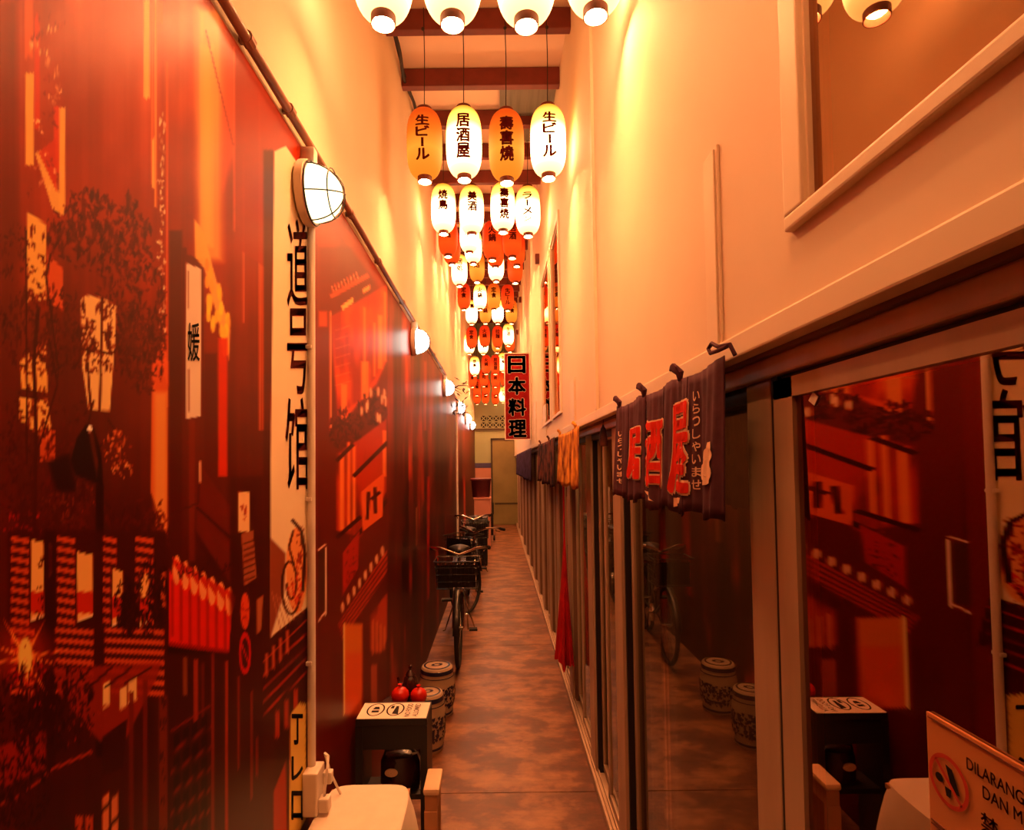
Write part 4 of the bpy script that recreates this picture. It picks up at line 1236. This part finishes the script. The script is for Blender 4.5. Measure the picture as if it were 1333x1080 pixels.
# plant stand with red ornaments behind the black stand
t = thing('plant_stand', 'small dark stand carrying red ornaments behind the black stand', 'stand', (-.50, 3.0, 0))
b = MB(); b.lathe([(.001, .512), (.11, .512), (.115, .52), (.115, .53), (.11, .536), (.001, .536)], 28); b.build('top', M['dark_glaze'], t, True)
for k in range(3):
    a = 2 * PI * k / 3 + .4; b = MB(); b.tube([(.07 * math.cos(a), .07 * math.sin(a), .515), (.11 * math.cos(a), .11 * math.sin(a), .0)], .012, 8); b.build('leg', M['dark_glaze'], t)
for i, (px, py, r, lab) in enumerate(((521, 903, .046, 'glossy red pomegranate ornament closest to the mural'), (545, 902, .043, 'glossy red pomegranate ornament beside the garden stool'))):
    p = on(px, py, y=2.98)
    t = thing('pomegranate', lab, 'ornament', (p.x, 2.98, .536), 0, 'red pomegranate ornaments')
    b = MB(); b.lathe([(.001, 0), (r * .5, .002), (r * .85, r * .4), (r, r * .9), (r * .92, r * 1.3), (r * .6, r * 1.66), (r * .2, r * 1.8), (.002, r * 1.8)], 22); b.build('fruit', M['red_glaze'], t, True)
    b = MB(); b.lathe([(r * .2, r * 1.77), (r * .16, r * 1.95), (r * .28, r * 2.1), (r * .16, r * 2.0), (.002, r * 1.9)], 12); b.build('crown', M['red_glaze'], t, True)
p = on(534, 890, y=3.05)
t = thing('small_teapot', 'small dark glazed pot behind the red ornaments', 'pot', (p.x, 3.06, .536))
b = MB(); b.lathe([(.001, 0), (.025, 0), (.038, .03), (.042, .06), (.032, .10), (.02, .112)], 22); b.build('body', M['dark_glaze'], t, True)
b = MB(); b.lathe([(.023, .11), (.026, .115), (.014, .135), (.006, .142), (.010, .152), (.009, .162), (.001, .166)], 18); b.build('lid', M['dark_glaze'], t, True)
b = MB(); b.tube([(-.036, 0, .06), (-.06, 0, .075), (-.066, 0, .10)], [.009, .007, .006], 8); b.build('spout', M['dark_glaze'], t, True)


# ceramic garden stools
def garden_stool(x, y, R, H, lab):
    t = thing('garden_stool', lab, 'garden stool', (x, y, 0), .4, 'blue and white ceramic garden stools')
    prof = [(R * .80, 0), (R * .84, .008), (R * .83, .03), (R * .96, H * .3), (R * 1.0, H * .5), (R * .97, H * .68), (R * .88, H * .86), (R * .88, H * .90), (R * .86, H * .97), (R * .80, H * .995), (R * .5, H), (.001, H * 1.005)]
    b = MB(); b.lathe(prof, 48, cap0=True); body = b.build('body', M['ceramic'], t, True)

    def rr(z):
        for (r0, z0), (r1, z1) in zip(prof[:-1], prof[1:]):
            if z0 <= z <= z1: return r0 + (r1 - r0) * (z - z0) / max(1e-6, z1 - z0)
        return R
    for z0, z1 in ((H * .875, H * .955), (.018, .032), (H * .80, H * .815)):
        b = MB(); b.lathe([(rr(z0) + .001, z0), (rr(z0) + .003, z0 + .001), (rr(z1) + .003, z1 - .001), (rr(z1) + .001, z1)], 48); b.build('glaze_band', M['cobalt'], t, True)
    b = MB(); r_ = random.Random(int(y * 10))
    for k in range(330):                       # painted scrolls and petals around the belly
        a0, z0 = r_.random() * 2 * PI, H * r_.uniform(.20, .62); s = r_.uniform(.006, .013); an = r_.random() * PI; n = 7
        vs = [(z0, a0)] + [(z0 + s * math.sin(2 * PI * i / n) * (1.5 if i % 2 else .8), a0 + s / R * math.cos(2 * PI * i / n) * (1.4 if i % 2 else .7)) for i in range(n)]
        b.add([((rr(z) + .0015) * math.cos(a), (rr(z) + .0015) * math.sin(a), z) for z, a in vs], [(0, 1 + i, 1 + (i + 1) % n) for i in range(n)])
    b.build('glaze_pattern', M['cobalt'], t, kind='stuff')
    b = MB(); b.lathe([(R * .16, H + .003), (R * .2, H + .003), (R * .28, H + .0035), (R * .32, H + .003)], 24, Matrix.Diagonal((1, .7, 1, 1))); b.build('top_hole', M['cobalt'], t)
    b = MB()
    b.lathe([(R * .62, H * 1.001 + .002), (R * .72, H * .998 + .002)], 36); b.build('glaze_ring', M['cobalt'], t)


garden_stool(-.452, 3.62, .112, .345, 'blue and white ceramic garden stool next to the red ornaments')
garden_stool(-.447, 4.12, .128, .335, 'blue and white ceramic garden stool standing closest to the bicycle')


# ------------------------------------------------------------------ bicycles
def bicycle(x, y, rz, steer, lab, basket=True):
    t = thing('bicycle', lab, 'bicycle', (x, y, 0), rz, 'bicycles parked along the mural')
    R = .33; WB = 1.04                                   # front wheel at the origin, frame runs along +y

    def wheel(nm, Mw):
        b = MB(); b.tube([(0, R * .94 * math.cos(a), R * .94 * math.sin(a)) for a in np.linspace(0, 2 * PI, 41)[:-1]], .011, 8, closed=True, M=Mw)
        for k in range(18):
            a = 2 * PI * k / 18; sgn = 1 if k % 2 else -1
            b.tube([(sgn * .022, .015 * math.cos(a + 1), .015 * math.sin(a + 1)), (0, R * .93 * math.cos(a), R * .93 * math.sin(a))], .0013, 4, M=Mw, cap=False)
        b.tube([(-.04, 0, 0), (.04, 0, 0)], .016, 10, M=Mw)
        wo = b.build(nm, M['chrome'], t, True)
        b = MB(); b.tube([(0, (R - .019) * math.cos(a), (R - .019) * math.sin(a)) for a in np.linspace(0, 2 * PI, 49)[:-1]], .019, 10, closed=True, M=Mw); b.build('tyre', M['rubber'], wo, True)
        b = MB(); b.grid(20, 6, lambda u, v: (-.026 + .052 * v, (R + .022 + .006 * math.sin(v * PI)) * math.cos(.35 + u * 2.7), (R + .022 + .008 * math.sin(v * PI)) * math.sin(.35 + u * 2.7)), Mw)
        b.build('mudguard', M['bike_paint'], wo, True, solid=.0015)
    SA = TR(0, .10, R) @ RZ(steer) @ TR(0, -.10, 0)      # steering turns about the head tube
    SA = TR(0, .14, R) @ RZ(steer) @ TR(0, -.14, 0)
    wheel('wheel', SA); wheel('wheel', TR(0, WB, R))
    f = MB()
    hd0, hd1, bb, st_, sd = (0, .17, .63), (0, .20, .80), (0, .60, .29), (0, .70, .80), (0, .715, .88)
    f.tube([hd0, hd1], .020, 10); f.tube([hd0, (0, .36, .42), bb], .017, 10); f.tube([hd1, (0, .42, .60), (0, .64, .50)], .015, 10)
    f.tube([bb, st_], .016, 10); f.tube([(0, .70, .78), sd], .012, 10)
    for s in (-1, 1):
        f.tube([(s * .02, .60, .29), (s * .055, WB, R)], .010, 8); f.tube([(s * .015, .685, .72), (s * .055, WB, R)], .009, 8)
    f.build('frame', M['bike_paint'], t, True)
    k = MB()
    FK = TR(0, .14, R) @ RZ(steer) @ TR(0, -.14, -R)
    for s in (-1, 1): k.tube([(s * .045, 0, R), (s * .046, .06, .50), (s * .040, .145, .62)], [.009, .011, .013], 8, M=FK)
    k.tube([(-.045, .148, .63), (.045, .148, .63)], .015, 8, M=FK); k.tube([(0, .15, .62), (0, .205, .90)], .014, 8, M=FK)
    k.build('fork', M['chrome'], t, True)
    h = MB(); h.tube([(-.27, .42, .96), (-.26, .30, .985), (-.16, .20, .99), (0, .19, .93), (.16, .20, .99), (.26, .30, .985), (.27, .42, .96)], .0115, 8, M=FK); ho = h.build('handlebar', M['chrome'], t, True)
    for s in (-1, 1):
        h = MB(); h.tube([(s * .268, .34, .975), (s * .272, .45, .952)], .017, 8, M=FK); h.build('grip', M['rubber'], ho, True)
        h = MB(); h.tube([(s * .25, .28, .98), (s * .22, .33, .945), (s * .225, .42, .93)], .005, 6, M=FK); h.build('brake_lever', M['chrome'], ho)
    if basket:
        b = MB(); x0, x1, y0, y1, z0, z1 = -.17, .17, -.16, .10, .70, .93
        for z in (z0, .76, .82, .88, z1):
            q = (z - z0) / (z1 - z0) * .02; rr_ = .005 if z in (z0, z1) else .0025
            b.tube([(x0 - q, y0 - q, z), (x1 + q, y0 - q, z), (x1 + q, y1, z), (x0 - q, y1, z)], rr_, 6, closed=True, M=FK)
        for i in range(11):
            xx = x0 + (x1 - x0) * i / 10
            b.tube([(xx, y0 - .02, z1), (xx, y0, z0), (xx, y1, z0), (xx, y1, z1)], .0024, 5, M=FK)
        for i in range(1, 8):
            yy = y0 + (y1 - y0) * i / 8
            b.tube([(x0 - .02, yy, z1), (x0, yy, z0), (x1, yy, z0), (x1 + .02, yy, z1)], .0024, 5, M=FK)
        b.grid(1, 1, lambda u, v: (x0 + .01 + (x1 - x0 - .02) * u, y0 + .004, z0 + .01 + (z1 - z0 - .04) * v), FK)
        b.build('basket', M['bike_paint'], t)
    b = MB(); b.lathe([(.001, -.03), (.022, -.028), (.034, -.01), (.036, .02), (.001, .021)], 16, FK @ TR(0, -.005, .66) @ RX(PI / 2)); b.build('headlamp', M['chrome'], t, True)
    b = MB(); b.grid(12, 8, lambda u, v: ((v - .5) * (.06 + .15 * u ** 1.8), .60 + .27 * u, .905 - .03 * (2 * v - 1) ** 2 + .015 * u)); b.build('saddle', M['saddle'], t, True, solid=.03)
    c = MB(); c.tube([(.05, .60, .29), (.03, .60, .29)], .085, 20); c.tube([(-.06, .60, .29), (.075, .60, .29)], .011, 8); c.tube([(.075, .60, .29), (.08, .66, .13)], .008, 6); c.tube([(-.06, .60, .29), (-.065, .54, .45)], .008, 6)
    cr = c.build('crank', M['chrome'], t)
    for s, yy, zz in ((1, .66, .13), (-1, .54, .45)):
        c = MB(); c.box(s * .09 - .0 if s > 0 else -.17, s * .09 + .08 if s > 0 else -.07, yy - .035, yy + .035, zz - .011, zz + .011, bev=.004); c.build('pedal', M['rubber'], cr)
    c = MB(); c.tube([(-.05, WB, R), (-.16, WB + .04, .008), (-.18, WB + .02, .008)], .007, 6); c.tube([(.05, WB, R), (.16, WB + .04, .008), (.18, WB + .02, .008)], .007, 6); c.build('kickstand', M['chrome'], t)
    c = MB(); c.box(-.07, .07, .86, 1.22, .745, .757, bev=.004); c.tube([(-.05, 1.16, .745), (-.055, WB, R)], .005, 6); c.tube([(.05, 1.16, .745), (.055, WB, R)], .005, 6); ca = c.build('carrier', M['chrome'], t)
    c = MB(); c.box(-.035, .035, 1.222, 1.232, .70, .74, bev=.003); c.build('reflector', M['red_plastic'], ca)
    return t


bicycle(-.352, 5.05, .06, -.05, 'black bicycle with front basket, first in the row behind the garden stools')
bicycle(-.30, 6.72, .12, -.62, 'black bicycle with its front wheel turned out into the alley', True)
bicycle(-.36, 8.35, .0, .15, 'black bicycle parked behind the one with the turned wheel', True)

# ------------------------------------------------------------------ stores at the far end
t = thing('storage_crate', 'black crate standing on the floor beyond the bicycles', 'crate', (-.36, 10.15, 0))
b = MB(); b.box(-.16, .16, -.2, .2, 0, .78, bev=.01); b.build('body', M['black_wood'], t)
b = MB(); b.box(-.175, .175, -.215, .215, .78, .82, bev=.008); b.build('lid', M['saddle'], t)
a, e = on(619, 648, y=12.2), on(637, 691, y=12.2)
t = thing('white_cabinet', 'pale pink washed cabinet carrying a maroon bin at the far end', 'cabinet', ((a.x + e.x) / 2, 12.4, 0))
h = (e.x - a.x) / 2 + .03
b = MB(); b.box(-h, h, -.2, .2, .02, a.z - .03, bev=.006); b.build('body', M['far_pink'], t)
b = MB(); b.box(-h - .012, h + .012, -.215, .21, a.z - .03, a.z, bev=.004); b.build('top', M['far_pink'], t)
b = MB(); b.box(-h + .02, h - .02, -.206, -.2, .06, a.z - .06, bev=.003); b.build('door', M['far_pink'], t)
b = MB(); b.box(-h + .02, h - .02, -.19, .19, 0, .02); b.build('plinth', M['frame_dark'], t)
tz = a.z
t = thing('plastic_bin', 'maroon plastic bin with a lid standing on the pale cabinet', 'bin', ((a.x + e.x) / 2 - .03, 12.4, tz + .001))
b = MB(); b.lathe([(.18, 0), (.185, .01), (.21, .36), (.215, .365)], 28, Matrix.Diagonal((1, .85, 1, 1)), cap0=True, cap1=True); b.build('body', M['maroon'], t, True)
b = MB(); b.lathe([(.225, .366), (.23, .37), (.23, .40), (.20, .415), (.001, .42)], 28, Matrix.Diagonal((1, .85, 1, 1)), cap0=True); b.build('lid', M['maroon'], t, True)
a = on(639, 690, y=13.2)
t = thing('standing_trolley', 'dark folded trolley beside the pale cabinet at the far end', 'trolley', (a.x, 13.2, 0))
b = MB(); b.box(-.06, .06, -.02, .02, .12, .62, bev=.01); b.build('body', M['black_wood'], t)
b = MB(); b.tube([(-.06, 0, .6), (-.06, 0, .86), (.06, 0, .86), (.06, 0, .6)], .014, 8); b.build('handle', M['black_wood'], t, True)
for s in (-1, 1):
    b = MB(); b.tube([(s * .075 - .02, 0, .06), (s * .075 + .02, 0, .06)], .06, 16); b.build('wheel', M['rubber'], t)

# ------------------------------------------------------------------ notices on the near glass
gx = .521


def glass_pt(px, py): return on(px, py, x=gx)


A_, B_ = glass_pt(1209, 925), glass_pt(1209, 1100)
yl = A_.y; wd = .235; ht = .250
t = thing('notice_plate', 'copper coloured notice plate with two prohibition signs on the near glass', 'notice', (gx, yl, A_.z))
b = MB(); b.box(-.0035, 0, -wd, 0, -ht, 0, bev=.001); b.build('plate', M['plate'], t)
for z in (-.004, -.125, -.1295):
    b = MB(); b.box(-.0052, -.0035, -wd + .004, -.004, z - .0012, z + .0002); b.build('printed_rule', M['plate_ink'], t)


def on_plate(parts, mt, nm, lift=.0052):
    b = MB(); b.add(*wrapped(parts, lambda u, v: (-lift, -u, v))); b.build(nm, mt, t)


for k, z in enumerate((-.004, -.129)):
    cx, cz, r = .034, z - .062, .027
    on_plate([ring(cx, cz, r, r, .005), quad((cx - .02, cz + .017), (cx - .017, cz + .02), (cx + .02, cz - .017), (cx + .017, cz - .02))], M['plate_red'], 'prohibition_ring', .0056)
    if k == 0:
        on_plate([quad((cx - .004, cz + .018), (cx + .006, cz + .016), (cx + .016, cz - .008), (cx + .006, cz - .010)), disc(cx - .014, cz - .002, .006, .005), quad((cx - .006, cz - .008), (cx + .004, cz - .008), (cx + .002, cz - .018), (cx - .004, cz - .018))], M['ink'], 'pictogram')
        ls = (('DILARANG MAKAN', -.020, .013), ('DAN MINUM', -.040, .013), ('禁止飲食', -.068, .022), ('NO FOOD & DRINKS ALLOWED', -.100, .013))
    else:
        on_plate([quad((cx - .018, cz + .002), (cx + .016, cz - .008), (cx + .016, cz - .013), (cx - .018, cz - .003)), disc(cx - .008, cz + .012, .006, .005)], M['ink'], 'pictogram')
        ls = (('DILARANG MEROKOK', -.022, .014), ('禁止吸煙', -.056, .024), ('NO SMOKING', -.092, .015))
    parts = []
    for s, dz, h in ls:
        wid = min(.125, h * (len(s) * .72 if ord(s[0]) < 200 else len(s) * 1.05))
        c = .124
        parts.append(text_run(s, c - wid / 2, c + wid / 2, z + dz - h, z + dz, .012))
    on_plate(parts, M['plate_ink'], 'lettering')
p = glass_pt(1061, 519)
o = MB()
vs = [(0, -.020, .004), (0, .004, .020), (0, .028, -.002), (0, .0, -.018)]
o.add([(x - .002, y, z) for x, y, z in vs] + [(x - .0005, y, z) for x, y, z in vs], [(0, 1, 2, 3), (7, 6, 5, 4), (0, 4, 5, 1), (1, 5, 6, 2), (2, 6, 7, 3), (3, 7, 4, 0)])
o = o.build('paper_scrap', M['paper']); o.location = (gx, p.y, p.z); o.scale = (1, .6, .6)
tag(o, 'small white paper scrap stuck near the top of the near glass', 'sticker')
